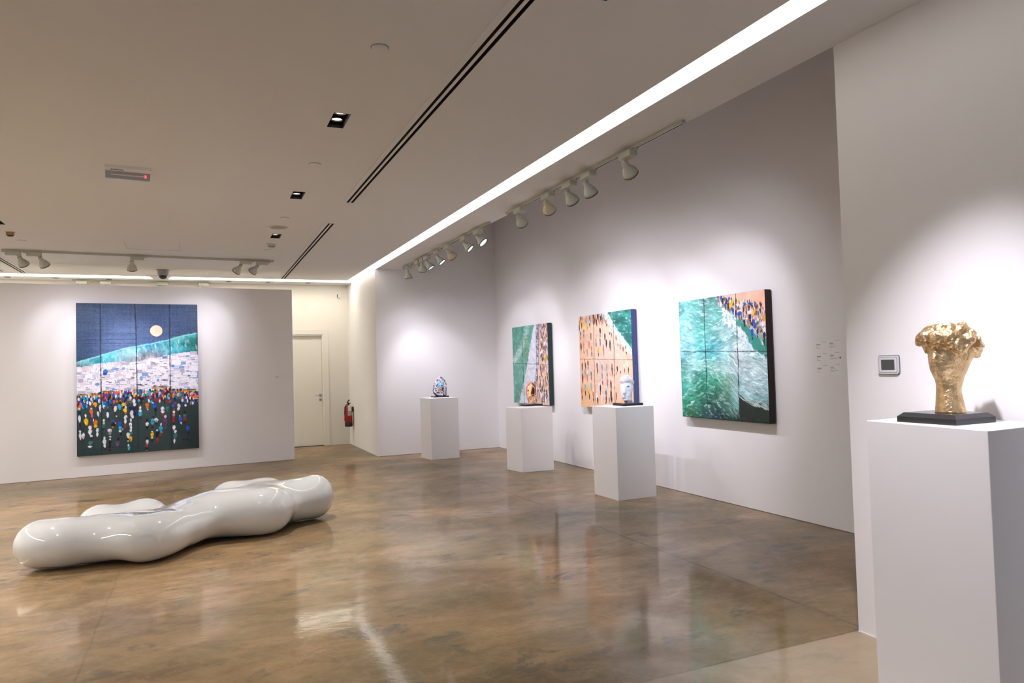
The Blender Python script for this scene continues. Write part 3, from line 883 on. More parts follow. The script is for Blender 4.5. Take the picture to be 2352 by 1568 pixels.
# ---- egg-shaped head: orange hair, pale face, dark hollow on one side
def orange_sdf(X, Y, Z):
    egg = ell(X, Y, Z, (0.0, 0.0, 0.185), (0.080, 0.085, 0.150))
    neck = capsule(X, Y, Z, (0.008, 0.0, 0.0), (0.006, 0.0, 0.10), 0.052, 0.060)
    d = smin(egg, neck, 0.03)
    cut = ell(X, Y, Z, (0.024, -0.098, 0.200), (0.030, 0.050, 0.075))
    d = -smin(-d, cut, 0.006)
    nose = capsule(X, Y, Z, (0.010, -0.075, 0.285), (-0.020, -0.104, 0.125), 0.012, 0.022)
    d = smin(d, nose, 0.012)
    d = smin(d, ell(X, Y, Z, (0.020, -0.066, 0.146), (0.018, 0.018, 0.012)), 0.004)
    return np.maximum(d + noise3(X * 60, Y * 60, Z * 60, 3) * 0.004, -Z)
V, F = surface_nets(orange_sdf, (-0.1, -0.14, -0.012), (0.1, 0.1, 0.345), 0.0042)
X, Y, Z = V.T
nn = noise3(X * 70, Y * 70, Z * 70, 1)[:, None]
c = np.tile(np.array([226, 178, 140.]), (len(V), 1)) + nn * np.array([120, 130, 140.])
facew = (Z > 0.10)
r = np.sqrt((X / 0.080) ** 2 + ((Z - 0.185) / 0.150) ** 2)
violet = facew & (X < -0.012) & (Y < 0.02)
c[violet] = np.array([222, 196, 205.]) + nn[violet] * 50
ridge = facew & (Y < -0.062) & (X > -0.045) & (X < 0.012 + (Z - 0.2) * 0.25)
c[ridge] = np.array([250, 205, 135.]) + nn[ridge] * 50
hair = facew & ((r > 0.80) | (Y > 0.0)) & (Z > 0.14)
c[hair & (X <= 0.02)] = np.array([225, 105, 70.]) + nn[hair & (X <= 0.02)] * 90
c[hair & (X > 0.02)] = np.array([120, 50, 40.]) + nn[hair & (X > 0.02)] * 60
inner = (((X - 0.026) / 0.030) ** 2 + ((Z - 0.195) / 0.078) ** 2 < 1.0) & (Y < -0.02) & (X > 0.004 + (Z - 0.2) * 0.28)
c[inner] = np.array([88, 28, 10.]) + nn[inner] * 50
c[inner & (Z > 0.245)] = np.array([150, 92, 30.])
lip = ((X - 0.020) / 0.016) ** 2 + ((Z - 0.148) / 0.010) ** 2 < 1
c[lip & (Y < -0.03)] = (205, 140, 125)
c = spotc(c, -0.046, -0.06, 0.212, (0.009, 0.06, 0.014), (60, 58, 66))
c = spotc(c, -0.010, -0.09, 0.118, (0.022, 0.05, 0.010), (225, 105, 60), 0.8)
bust('orange_head_sculpture', (4.66, 9.995, 0.927), -0.44, (0.142, 0.095, 0.026, 0.008), V, F, c, attr_mat('painted_clay', 0.5, 0.25, 70), 'egg-shaped painted head with orange hair and hollow brown cheek on a black base')

# ---- mosaic head in a hood
def mosaic_sdf(X, Y, Z):
    tp = 1 + 1.6 * np.clip(Z - 0.12, 0, 1) ** 1.0 * (Z < 9)
    hood = ell(X * (0.86 + 0.30 * np.clip((Z - 0.10) / 0.24, 0, 1.2)) , Y, Z, (0.008, 0.0, 0.145), (0.118, 0.088, 0.198))
    hood = np.maximum(hood, -Z)
    hood = np.maximum(hood, (-(X + 0.118) * 0.72 - (Z - 0.055) * 0.70))
    hood = np.maximum(hood, X - 0.118)
    d = -smin(-hood, ell(X, Y, Z, (0.022, -0.105, 0.13), (0.050, 0.060, 0.125)), 0.008)
    face = ell(X, Y, Z, (0.018, -0.045, 0.165), (0.044, 0.042, 0.085))
    d = smin(d, face, 0.008)
    d = smin(d, capsule(X, Y, Z, (0.010, -0.085, 0.19), (0.006, -0.096, 0.155), 0.006, 0.010), 0.008)
    d = smin(d, capsule(X, Y, Z, (0.022, -0.03, 0.0), (0.020, -0.035, 0.10), 0.042, 0.026), 0.01)
    return d + noise3(X * 70, Y * 70, Z * 70, 3) * 0.007
V, F = surface_nets(mosaic_sdf, (-0.15, -0.13, -0.012), (0.15, 0.11, 0.36), 0.0046)
X, Y, Z = V.T
cell = _h3(np.floor(X / 0.011 + noise3(X * 50, Y * 50, Z * 50, 1)).astype(np.int64), np.floor(Y / 0.02).astype(np.int64), np.floor(Z / 0.011 + noise3(X * 40, Y * 40, Z * 40, 2)).astype(np.int64), 5)
c = np.zeros((len(V), 3))
pal = np.array([(238, 236, 246), (214, 210, 232), (150, 140, 170), (60, 52, 78), (225, 205, 225), (190, 200, 215)], float)
c[:] = pal[np.digitize(cell, (0.30, 0.50, 0.62, 0.86, 0.94))]
rim = (((X / 0.120) ** 2 + ((Z - 0.15) / 0.185) ** 2) > 0.80) & (cell > 0.35)
c[rim] = (70, 62, 90)
inf = (((X - 0.018) / 0.050) ** 2 + ((Z - 0.165) / 0.092) ** 2 < 1) & (Y < -0.02)
c[inf & (Z > 0.155)] = np.where((cell[inf & (Z > 0.155)] > 0.5)[:, None], (130, 200, 235), (165, 225, 235))
c[inf & (Z <= 0.155)] = (214, 176, 160)
c[inf & (Z <= 0.155) & (X > 0.035)] = (90, 78, 80)
c = spotc(c, 0.000, -0.07, 0.178, (0.014, 0.05, 0.007), (40, 80, 120))
c = spotc(c, 0.040, -0.06, 0.180, (0.018, 0.05, 0.008), (50, 70, 90))
c = spotc(c, 0.012, -0.06, 0.112, (0.016, 0.05, 0.009), (205, 140, 140))
c[(Z < 0.075) & (X < -0.045) & (Z + X < -0.035)] = (22, 22, 26)
c[Z < 0.012] = (25, 25, 28)
c[(X > 0.052) & (X < 0.066) & (Z < 0.17) & (Y < -0.03)] = (66, 60, 68)
bust('mosaic_head_sculpture', (3.86, 12.06, 1.032), -0.32, (0.135, 0.095, 0.022, 0.002), V, F, c, attr_mat('mosaic_tiles', 0.25, 0.3, 90), 'hooded black and white mosaic head with a pale blue face, on a black base')

# ------------------------------------------------------------------ the lobed bench
LOBES = [  # plan circles x, y, r
    (-1.215, 6.99, .205), (-1.02, 6.95, .23), (-0.76, 6.99, .24), (-0.43, 6.80, .26), (-0.28, 6.95, .22), (-0.52, 7.20, .34), (-0.84, 7.62, .24), (-0.50, 7.74, .25),
    (-0.12, 7.36, .25), (0.10, 7.50, .28), (0.36, 7.46, .30), (0.56, 7.38, .29), (0.30, 8.02, .27), (0.62, 8.08, .27), (0.62, 7.72, .28), (0.86, 7.77, .19), (1.09, 7.82, .235), (-0.16, 7.16, .17)]
TOPS = [  # x, y, height of the upper surface
    (-1.25, 6.98, .40), (-0.95, 6.95, .405), (-0.72, 7.02, .395), (-0.43, 6.80, .39), (-0.62, 7.33, .335), (-0.40, 7.30, .35), (-0.84, 7.64, .385), (-0.5, 7.76, .385), (-0.12, 7.36, .40),
    (0.10, 7.50, .435), (0.38, 7.45, .455), (0.56, 7.38, .44), (0.42, 7.80, .425), (0.30, 8.05, .44), (0.62, 8.10, .435), (0.70, 7.74, .43), (0.88, 7.78, .435), (1.07, 7.82, .475)]
def bench_sdf(X, Y, Z):
    x, y = X[:, :, :1], Y[:, :, :1]
    d = None
    for a, b, r in LOBES:
        e = np.sqrt((x - a) ** 2 + (y - b) ** 2) - (r - 0.035)
        d = e if d is None else smin(d, e, 0.30)
    w = h = 0
    for a, b, t in TOPS:
        g = np.exp(-((x - a) ** 2 + (y - b) ** 2) / (2 * 0.17 ** 2)) + 1e-9
        w = w + g; h = h + g * t
    top = h / w
    q = np.clip(1 + d / 0.215, 0, None)
    zc = top * 0.5
    return (np.sqrt(q ** 2 + ((Z - zc) / zc) ** 2 + 1e-9) - 1) * 0.18
V, F = surface_nets(bench_sdf, (-1.6, 6.3, -0.02), (1.5, 8.6, 0.56), 0.022)
me = fast_mesh('bench', V, F)
bn = link('bench', me, M_BENCH)
md = bn.modifiers.new('smooth', 'CORRECTIVE_SMOOTH') if False else bn.modifiers.new('smooth', 'SMOOTH')
md.factor = 0.5; md.iterations = 8
md2 = bn.modifiers.new('sub', 'SUBSURF'); md2.levels = 1; md2.render_levels = 1
tag(bn, 'long glossy white bench with soft rounded lobes on the concrete floor', 'bench')

# ------------------------------------------------------------------ paintings (brushwork in numpy, stored on the mesh)
def up(grid, H, W):
    g = np.array(grid, float); gh, gw = g.shape[:2]
    y = np.linspace(0, gh - 1, H); x = np.linspace(0, gw - 1, W)
    y0 = np.clip(y.astype(int), 0, gh - 2); x0 = np.clip(x.astype(int), 0, gw - 2)
    fy = (y - y0)[:, None]; fx = (x - x0)[None, :]
    fy = fy * fy * (3 - 2 * fy); fx = fx * fx * (3 - 2 * fx)
    if g.ndim == 3: fy = fy[..., None]; fx = fx[..., None]
    return (g[y0][:, x0] * (1 - fy) * (1 - fx) + g[y0 + 1][:, x0] * fy * (1 - fx) + g[y0][:, x0 + 1] * (1 - fy) * fx + g[y0 + 1][:, x0 + 1] * fy * fx)

class Paint:
    def __init__(s, W, H, seed):
        s.W, s.H = W, H
        s.rs = np.random.RandomState(seed)
        s.im = np.zeros((H, W, 3)); s.z = np.zeros((H, W))
        s.v, s.u = np.mgrid[0:H, 0:W].astype(float)
        s.u /= W - 1; s.v /= H - 1
    def noise(s, nu, nv):
        return up(s.rs.rand(max(2, nv), max(2, nu)) - 0.5, s.H, s.W)
    def fbm(s, nu, nv, o=4):
        return sum(s.noise(nu * 2 ** k, nv * 2 ** k) / 2 ** k for k in range(o))
    def dab(s, u, v, hu, hv, col, ang=0.0, rag=0.35, k=1.0, z=0.0, fig=False):
        W, H = s.W, s.H
        R = max(hu, hv * 1.0) if ang else 0
        ru, rv = (max(hu, R) * W + 2, max(hv, R) * H + 2)
        x0, x1 = int(max(0, u * W - ru)), int(min(W, u * W + ru + 1)); y0, y1 = int(max(0, v * H - rv)), int(min(H, v * H + rv + 1))
        if x1 <= x0 or y1 <= y0: return
        du = s.u[y0:y1, x0:x1] - u; dv = s.v[y0:y1, x0:x1] - v
        if ang:
            ca, sa = math.cos(ang), math.sin(ang); du, dv = du * ca + dv * sa, -du * sa + dv * ca
        if fig:
            t = dv / hv; lean = (s.rs.rand() - 0.5) * 0.5; du = du - lean * hu * t; d = np.abs(du / (hu * (1 - 0.42 * np.clip(t, -1, 1) * fig))) ** 1.5 + np.abs(t) ** 1.9 + (s.rs.rand(*du.shape) - 0.5) * rag
        else: d = (du / hu) ** 2 + (dv / hv) ** 2 + (s.rs.rand(y1 - y0, x1 - x0) - 0.5) * rag
        m = (d < 1) * k
        m = m[..., None]
        sh = 1 + (s.rs.rand() - 0.5) * 0.08
        s.im[y0:y1, x0:x1] = s.im[y0:y1, x0:x1] * (1 - m) + np.array(col, float) * sh * m
        if z: s.z[y0:y1, x0:x1] = np.maximum(s.z[y0:y1, x0:x1], z * m[..., 0])
    def strokes(s, n, reg, length, width, ang, jit=25, white=0.0, k=0.8, angj=0.5):
        """short strokes that pick the colour below them and shift it"""
        for _ in range(n):
            u, v = s.rs.rand(2)
            if reg is not None and not reg(u, v): continue
            c = s.im[min(s.H - 1, int(v * s.H)), min(s.W - 1, int(u * s.W))] + (s.rs.rand() - 0.5) * 2 * jit
            if s.rs.rand() < white: c = c * 0.35 + np.array((235, 242, 245)) * 0.65
            a = ang(u, v) if callable(ang) else ang
            s.dab(u, v, length * (0.5 + s.rs.rand()), width * (0.5 + s.rs.rand()), c, a + (s.rs.rand() - 0.5) * angj + 1e-6, 0.5, k, 0.4)
    def vline(s, u0, u1, w, col, k=0.8, v0=0, v1=1):
        uu = u0 + (u1 - u0) * s.v + 0.003 * up(s.rs.rand(14, 1).repeat(2, 1) - 0.5, s.H, s.W) * 2
        m = (np.abs(s.u - uu) < w * (0.6 + 0.8 * up(s.rs.rand(60, 1).repeat(2, 1), s.H, s.W))) & (s.v > v0) & (s.v < v1)
        s.im[m] = s.im[m] * (1 - k) + np.array(col, float) * k
        s.z[m] = -0.8
    def hline(s, v0, v1, w, col, k=0.8, u0=0, u1=1):
        vv = v0 + (v1 - v0) * s.u + 0.004 * up(s.rs.rand(2, 12) - 0.5, s.H, s.W) * 2
        m = (np.abs(s.v - vv) < w * (0.6 + 0.8 * up(s.rs.rand(2, 50), s.H, s.W))) & (s.u > u0) & (s.u < u1)
        s.im[m] = s.im[m] * (1 - k) + np.array(col, float) * k
        s.z[m] = -0.8
    def figures(s, txt, grow=1.0, gv=1.0):
        for t in txt.split(';'):
            u, v, hu, hv, c = t.split()
            s.dab(int(u) / 1000, int(v) / 1000, int(hu) / 1000 * grow, int(hv) / 1000 * gv, PAL[c], 0, 0.5, 1, 1.0, fig=1.0)
            if s.rs.rand() < 0.6: s.dab(int(u) / 1000 + (s.rs.rand() - .5) * int(hu) / 1000, int(v) / 1000 + int(hv) / 2500, int(hu) / 3200 * grow, int(hv) / 2000, np.array(PAL[c]) * (0.55 if s.rs.rand() < .6 else 1.25), 0, 0.6, 0.8, 1.0, fig=1.0)
    def mesh(s, name, Wm, Hm, relief=0.0015):
        """surface in the local x-z plane, facing -y"""
        H, W = s.H, s.W
        X = (s.u - 0.5) * Wm; Zc = (0.5 - s.v) * Hm
        Yc = -(s.z * relief + (s.im.mean(2) / 255 - 0.5) * relief * 0.6)
        V = np.stack([X, Yc, Zc], -1).reshape(-1, 3)
        i = np.arange(H * W).reshape(H, W)
        F = np.stack([i[:-1, :-1], i[1:, :-1], i[1:, 1:], i[:-1, 1:]], -1).reshape(-1, 4)
        return fast_mesh(name, V, F, np.clip(s.im, 0, 255).reshape(-1, 3), smooth=True)
PAL = {'W': (232, 230, 240), 'K': (22, 26, 32), 'B': (30, 100, 200), 'N': (22, 24, 100), 'N2': (22, 26, 60), 'C': (60, 180, 215), 'T': (20, 120, 155), 'T2': (70, 130, 130), 'Y': (238, 192, 10), 'Y2': (190, 140, 30),
       'Y4': (190, 160, 60), 'O': (225, 125, 30), 'O2': (225, 120, 70), 'O3': (215, 130, 60), 'R': (170, 20, 40), 'R2': (155, 60, 45), 'M': (85, 25, 40), 'P': (220, 90, 140), 'P2': (205, 130, 120), 'V': (115, 75, 125), 'V2': (85, 75, 110),
       'G': (150, 145, 140), 'G2': (175, 180, 185), 'G3': (165, 155, 145), 'D': (60, 30, 28), 'D2': (75, 65, 65), 'L': (200, 205, 150), 'B2': (20, 90, 190), 'B3': (80, 130, 180), 'B4': (130, 150, 180), 'C2': (110, 185, 185)}
FIG0="54 668 11 19 B;20 694 8 9 W;21 719 10 16 N;20 758 10 21 W;25 801 9 14 N;24 841 8 9 W;26 872 10 22 W;25 903 8 5 M;49 870 10 19 W;48 834 5 13 K;31 820 8 8 M;48 903 7 7 M;68 740 7 11 W;72 780 16 22 Y;72 808 9 4 M;103 660 9 13 W;142 669 15 15 Y;112 695 7 6 W;112 716 13 18 O;117 742 8 11 P;87 669 7 6 D;165 705 7 19 M;183 696 10 23 W;165 731 9 16 W;160 754 4 7 D;144 780 15 14 D;144 790 15 19 O;145 811 13 11 Y;142 831 7 11 M;128 769 5 8 W;101 821 13 16 W;101 847 14 18 W;110 874 10 9 W;113 887 10 7 M;158 840 10 16 W;157 866 9 13 W;165 893 3 7 D;103 919 16 13 T2;100 942 16 7 W;209 778 7 11 W;209 793 8 9 L;207 812 11 13 T2;204 832 9 7 D;241 718 8 9 K;241 741 10 19 W;245 773 7 13 M;213 894 7 13 W;213 919 14 19 W;215 945 9 11 W;217 965 9 9 D;256 846 16 13 W;257 865 12 11 G;259 886 9 5 W;257 904 7 7 W;256 924 12 15 K;253 949 12 13 K;255 974 12 9 D;247 639 9 13 K;226 671 14 16 B;241 691 10 9 T2;210 684 10 11 W;264 663 12 12 B;270 676 8 6 N;301 704 12 20 W;300 737 7 13 M;281 696 8 11 M;310 752 6 5 W;336 692 14 19 C;342 719 5 6 D;367 678 14 12 Y;369 693 8 8 K;385 697 8 12 W;380 717 15 14 Y;384 734 8 8 O;383 764 13 16 W;381 791 10 16 W;381 821 8 14 R2;279 786 16 9 B;283 809 17 15 K;303 797 7 5 O;280 823 8 5 O;337 809 15 19 B;339 832 13 13 C;338 852 12 7 W;344 872 6 11 K;360 840 4 6 W;321 904 10 11 K;316 934 17 16 V;315 957 12 8 V2;426 784 7 13 W;423 813 12 13 W;427 833 9 11 W;424 853 10 11 W;426 870 11 11 T2;403 885 13 20 W;398 909 10 6 K;423 907 13 18 Y;402 922 5 6 W;404 951 7 10 W;408 969 10 14 C;405 993 5 6 K;451 659 11 16 W;459 680 12 11 W;424 702 16 11 N;456 707 16 12 N;433 743 13 23 W;443 760 9 13 W;458 745 13 20 N;504 705 8 13 W;504 725 12 10 W;503 746 16 14 C;504 773 8 13 M;516 645 20 13 N2;515 669 12 11 D;561 687 15 13 O;562 704 11 10 O;565 718 5 6 W;609 674 7 5 W;621 693 18 15 B;631 724 12 14 K;632 751 6 13 M;636 792 16 14 W;637 816 10 8 D;611 771 7 6 K;606 794 14 13 C;604 811 14 10 C;602 838 10 8 D;690 719 14 17 W;690 738 14 10 W;691 764 11 17 R2;709 662 10 23 M;733 718 12 17 T2;712 772 10 11 W;710 809 18 27 V;713 847 14 13 V2;675 824 7 10 W;672 852 16 17 C;678 876 10 6 C;676 889 11 11 R2;558 792 10 13 K;559 816 13 13 W;559 838 11 9 K;561 851 6 6 M;600 868 7 5 W;600 889 13 16 Y;599 909 10 9 L;599 929 10 13 D;642 862 8 7 W;642 884 16 16 K;641 905 13 8 K;642 928 10 19 R2;558 914 12 10 K;559 937 11 16 W;554 961 15 11 R2;553 981 10 11 K;553 993 3 2 W;786 727 10 8 R2;786 744 10 9 W;784 764 12 10 P2;783 785 13 8 R;781 804 12 11 R;784 823 6 7 K;781 699 15 11 B;798 689 14 15 V;830 704 13 17 W;825 725 11 12 W;830 746 11 12 M;839 684 8 8 K;837 772 6 4 W;841 791 14 15 B;843 812 12 10 B;847 822 6 8 W;879 748 10 11 K;879 772 13 10 T2;878 799 13 17 R2;877 820 9 11 D;785 850 13 15 W;796 878 11 10 W;795 909 16 20 T2;787 943 8 15 W;800 940 4 8 M;904 863 16 15 B;908 889 13 9 N;910 905 7 10 D;898 842 6 4 T2;887 682 11 11 B;887 701 9 8 W;886 713 6 4 K;935 688 10 17 G;939 712 4 17 D;976 644 21 13 O2;982 669 14 10 D"
FIG3="539 12 14 13 B;551 44 14 23 D;575 30 14 13 T;598 52 13 23 M;627 35 13 16 B;651 37 10 11 T2;669 60 17 15 Y;643 90 18 22 Y;613 88 12 23 M;580 81 13 16 T;530 69 7 23 W;701 61 11 18 T;728 67 13 15 Y;715 93 15 12 W;752 103 12 30 W;780 75 8 22 W;665 134 13 26 B2;696 156 11 34 N2;734 140 21 8 W;733 162 28 17 B;729 192 7 18 D;752 198 7 18 D;782 132 8 22 M;796 92 16 12 T;846 92 17 12 B;869 98 12 11 T;902 101 10 18 T;840 118 10 14 M;873 117 8 12 D;961 117 10 21 M;951 156 10 18 D;888 170 15 29 Y;910 172 7 22 D;928 180 9 25 T;845 200 13 33 N2;851 245 6 12 D;843 159 22 14 W;784 230 13 18 N2;784 256 9 15 N2;879 232 17 18 B;895 267 15 25 B;868 254 7 14 D;983 213 15 25 Y;971 256 24 18 W;985 301 17 21 W;915 312 12 22 N2;913 349 7 11 D;983 349 15 29 N2;976 396 8 25 D;860 309 17 22 B;861 335 12 18 B;862 362 7 12 D;919 246 14 14 T2;805 183 25 11 G2;823 236 20 18 G3;845 389 15 8 C;967 179 9 18 G2;826 266 15 14 G3;942 288 16 18 G3;925 221 12 9 W;804 205 15 8 W"
FIG2="24 66 22 25 Y2;9 124 16 44 D;98 93 38 29 Y;62 105 11 36 D;178 120 21 29 Y;75 32 19 24 O3;233 109 13 24 D;103 167 19 21 Y2;102 218 10 26 D;37 192 19 26 B3;33 244 9 25 D;36 340 19 47 D;92 335 19 44 P2;94 402 9 22 D;205 326 18 43 P2;248 233 13 40 D;162 405 16 43 G3;256 372 18 36 O;256 423 13 24 D;435 183 20 35 D;441 136 13 14 W;434 236 13 10 D;523 256 18 38 D;548 321 18 42 D;429 304 15 43 D2;426 294 13 21 B3;347 289 15 36 P2;351 326 9 28 D;390 386 22 28 Y;389 436 10 24 D;486 375 18 42 P2;492 412 15 38 P2;615 346 17 56 D;616 218 20 16 V2;616 190 15 21 W;648 241 8 23 D;730 281 10 23 D;757 346 8 16 D;799 369 8 27 D;847 392 11 25 D;844 350 12 16 W;891 373 8 20 D;903 429 11 20 D;907 409 12 13 W;749 451 15 23 W;717 379 15 28 W;552 93 28 21 P2;563 130 12 16 D;375 96 15 43 M;400 33 18 35 M;416 77 20 21 O;357 73 10 35 D;472 38 15 35 T;481 96 9 28 G3;451 51 18 28 K;308 19 18 28 K;331 64 13 35 D;100 498 16 32 Y4;116 550 16 36 M;170 530 16 36 N2;170 574 13 22 B3;49 563 16 48 D;104 617 19 36 C2;49 697 19 59 D;152 625 13 25 W;147 684 16 44 P2;230 642 16 29 T;232 686 9 21 D;98 787 19 32 C2;99 853 13 29 D;177 832 29 32 Y;179 891 13 32 D;221 781 16 44 C2;24 838 22 44 O;30 905 13 29 D;260 862 18 43 O;258 921 13 22 D;262 818 13 17 W;353 558 15 36 D2;358 609 13 31 D;451 576 18 35 B4;447 662 18 36 B4;452 734 10 24 M;542 578 15 42 G3;543 650 10 28 D;638 581 17 42 M;641 631 10 24 D;636 560 15 17 P2;543 736 23 50 P2;526 793 20 43 W;512 843 20 28 T;511 908 15 38 D;610 759 17 49 D;604 866 20 57 D;614 909 15 31 D;569 916 12 28 T;383 769 15 36 W;405 799 18 43 N2;404 849 9 21 D;328 878 34 36 W;345 929 18 36 D;429 900 15 43 W;735 591 17 31 D2;717 633 12 14 O;791 600 9 16 W;791 621 14 16 T;857 567 12 23 W;862 609 8 23 D;916 548 10 23 W;928 604 10 34 D;913 799 13 48 D;916 897 17 37 C2;700 867 12 42 D;502 944 23 7 D"
FIG1="839 29 21 29 T;834 104 24 30 T;914 33 17 26 M;900 127 20 27 R2;865 91 12 23 W;882 188 18 30 M;838 159 15 23 D;949 184 20 33 P2;923 251 20 27 W;825 248 15 41 D;853 283 18 41 R2;912 306 20 34 T;950 300 14 41 D;838 394 30 27 T;853 443 21 30 D;928 423 35 41 Y;924 479 12 23 D;809 366 15 20 W;894 360 18 27 P2;944 279 14 20 O3;797 555 21 42 R2;809 612 15 35 M;882 556 15 42 T2;849 591 18 28 P2;912 633 27 32 Y;920 675 12 24 D;775 655 15 11 D;777 705 18 28 Y4;780 748 12 31 D;711 677 15 43 T;744 763 11 36 D;869 761 10 42 N2;823 805 18 43 D;923 753 18 35 O3;849 718 12 35 P2;808 740 15 35 W;716 829 22 21 B3;669 823 14 36 W;690 866 12 43 N2;780 827 21 17 K;840 855 18 21 W;872 832 15 21 K;926 831 15 17 K;932 866 21 21 V;607 905 25 29 Y;612 942 12 22 D;646 919 16 36 N2;734 916 15 36 D;811 949 14 32 M;867 919 21 36 B3;905 932 18 43 W;807 884 21 29 W;660 955 16 22 R2;884 889 15 21 T2;929 909 12 21 N2;777 864 15 17 W;833 963 61 4 D"


def painting(name, loc, rz, Wm, Hm, depth, P, side, label, relief=0.0015):
    root = empty(name, loc, rz); tag(root, label, 'painting')
    bm = bmesh.new()
    add_box(bm, (-Wm / 2, 0.002, -Hm / 2), (Wm / 2, depth, Hm / 2), 0.006, 3)
    bm_obj('stretched_canvas', bm, mat(name + '_side', side, 0.8, bump=0.4, bscale=300, var=0.3, vscale=30), root)
    me = P.mesh('painted_surface', Wm - 0.004, Hm - 0.004, relief)
    link('painted_surface', me, attr_mat(name + '_paint', 0.42, 0.2, 160), root)
    return root

# -- moonlit town over a crowded square
p = Paint(420, 570, 11)
wv = p.noise(210, 280)
sky = up([[(56, 78, 104), (86, 108, 146), (74, 96, 134), (64, 84, 116)], [(64, 88, 124), (108, 130, 172), (88, 110, 152), (72, 94, 130)], [(60, 84, 122), (92, 114, 158), (84, 106, 148), (76, 98, 138)], [(50, 74, 108), (78, 102, 140), (80, 104, 142), (76, 100, 138)]], p.H, p.W)
p.im = sky + (wv * 26 + p.noise(6, 300) * 18 + p.noise(220, 8) * 12)[..., None]
for v, k in ((0.208, .35), (0.222, .2), (0.245, .45), (0.271, .5), (0.285, .2)): p.hline(v, v - 0.012, 0.0016, (40, 55, 85), k, 0, 0.48 if k > .3 else 0.9)
hill = np.interp(p.u, [0, 0.1, 0.2, 0.35, 0.484, 0.6, 0.75, 0.87, 1], [0.385, 0.362, 0.338, 0.302, 0.281, 0.266, 0.240, 0.212, 0.194]) + p.noise(50, 2) * 0.008
town = np.interp(p.u, [0, 0.199, 0.2, 0.47, 0.5, 0.6, 0.72, 0.78, 1], [0.423, 0.399, 0.395, 0.392, 0.388, 0.378, 0.352, 0.346, 0.330]) + np.repeat(p.rs.rand(30), 14)[None, :p.W] * 0.012 - 0.006
hc = up([[(110, 175, 180), (90, 190, 205), (130, 200, 215), (60, 170, 200), (70, 165, 170), (60, 160, 160)],
         [(120, 170, 175), (80, 180, 200), (165, 200, 210), (110, 195, 210), (90, 170, 175), (70, 150, 150)],
         [(150, 175, 178), (130, 185, 190), (180, 190, 200), (170, 185, 195), (60, 150, 150), (25, 110, 105)]], p.H, p.W)
t = np.clip((p.v - hill) / np.maximum(town - hill, 0.01), 0, 1)
hg = np.array([[(110, 175, 180), (90, 190, 205), (140, 205, 220), (60, 175, 210), (110, 190, 190), (70, 165, 165)], [(150, 175, 178), (60, 175, 195), (175, 195, 205), (205, 175, 180), (60, 165, 185), (20, 105, 95)]], float)
xi = np.clip(p.u * 5, 0, 4.999); x0 = xi.astype(int); fx = (xi - x0)[..., None]
hcol = (hg[0][x0] * (1 - fx) + hg[0][x0 + 1] * fx) * (1 - t[..., None]) + (hg[1][x0] * (1 - fx) + hg[1][x0 + 1] * fx) * t[..., None]
hm = (p.v > hill) & (p.v < town)
p.im[hm] = (hcol + (p.fbm(18, 30) * 60)[..., None])[hm]
band = lambda u, v: np.interp(u, [0, .484, 1], [.385, .281, .194]) + .008 < v < np.interp(u, [0, .5, 1], [.42, .388, .335])
p.strokes(2400, band, 0.014, 0.006, 1.45, 30, 0.22, 0.7, 0.7)
for u in np.linspace(0.03, 0.99, 90): p.dab(u, np.interp(u, [0, 0.1, 0.2, 0.35, 0.484, 0.6, 0.75, 0.87, 1], [0.385, 0.362, 0.338, 0.302, 0.281, 0.266, 0.240, 0.212, 0.194]) + 0.006, 0.012, 0.004, (165, 215, 220), 0.0, 0.8, 0.6)
tm = (p.v > town) & (p.v < 0.605)
p.im[tm] = (np.array((222, 218, 234.)) + (p.fbm(30, 30) * 18)[..., None])[tm]
def inv(u, v): return np.interp(u, [0, 0.199, 0.2, 0.47, 0.5, 0.6, 0.72, 0.78, 1], [0.423, 0.399, 0.395, 0.392, 0.388, 0.378, 0.352, 0.346, 0.330]) + 0.006 < v < 0.59
HCOL = [(240, 238, 248)] * 22 + [(208, 206, 226), (226, 212, 218), (190, 186, 200), (204, 216, 236), (222, 196, 198), (140, 175, 225), (190, 182, 200)]
for _ in range(620):
    u, v = p.rs.rand(), 0.33 + p.rs.rand() * 0.26
    if not inv(u, v): continue
    hu, hv = 0.014 + p.rs.rand() * 0.022, 0.006 + p.rs.rand() * 0.007
    x0, x1, y0, y1 = [int(q) for q in ((u - hu) * p.W, (u + hu) * p.W, (v - hv) * p.H, (v + hv) * p.H)]
    x0, x1, y0, y1 = max(x0, 0), min(x1, p.W), max(y0, 0), min(y1, p.H)
    c = HCOL[p.rs.randint(len(HCOL))]
    p.im[y0:y1, x0:x1] = np.array(c) + (p.rs.rand(y1 - y0, x1 - x0, 1) - .5) * 10
    edge = (120, 105, 120) if p.rs.rand() < .6 else (60, 55, 66)
    if p.rs.rand() < .34: p.im[y1 - 1:y1, x0:x1] = edge
    if p.rs.rand() < .3: p.im[y0:y1, x0:x0 + 1] = (150, 140, 155)
    if p.rs.rand() < .62:
        for q in range(x0 + 3, x1 - 2, 5):
            p.im[y0 + 2:y0 + 5, q:q + 1] = (58, 56, 74) if p.rs.rand() < .7 else (150, 120, 120)
for _ in range(34):
    u, v = p.rs.rand(), 0.36 + p.rs.rand() * 0.22
    if inv(u, v): p.dab(u, v, 0.014, 0.0022, (30, 34, 50), 0, 0.6, 0.9)
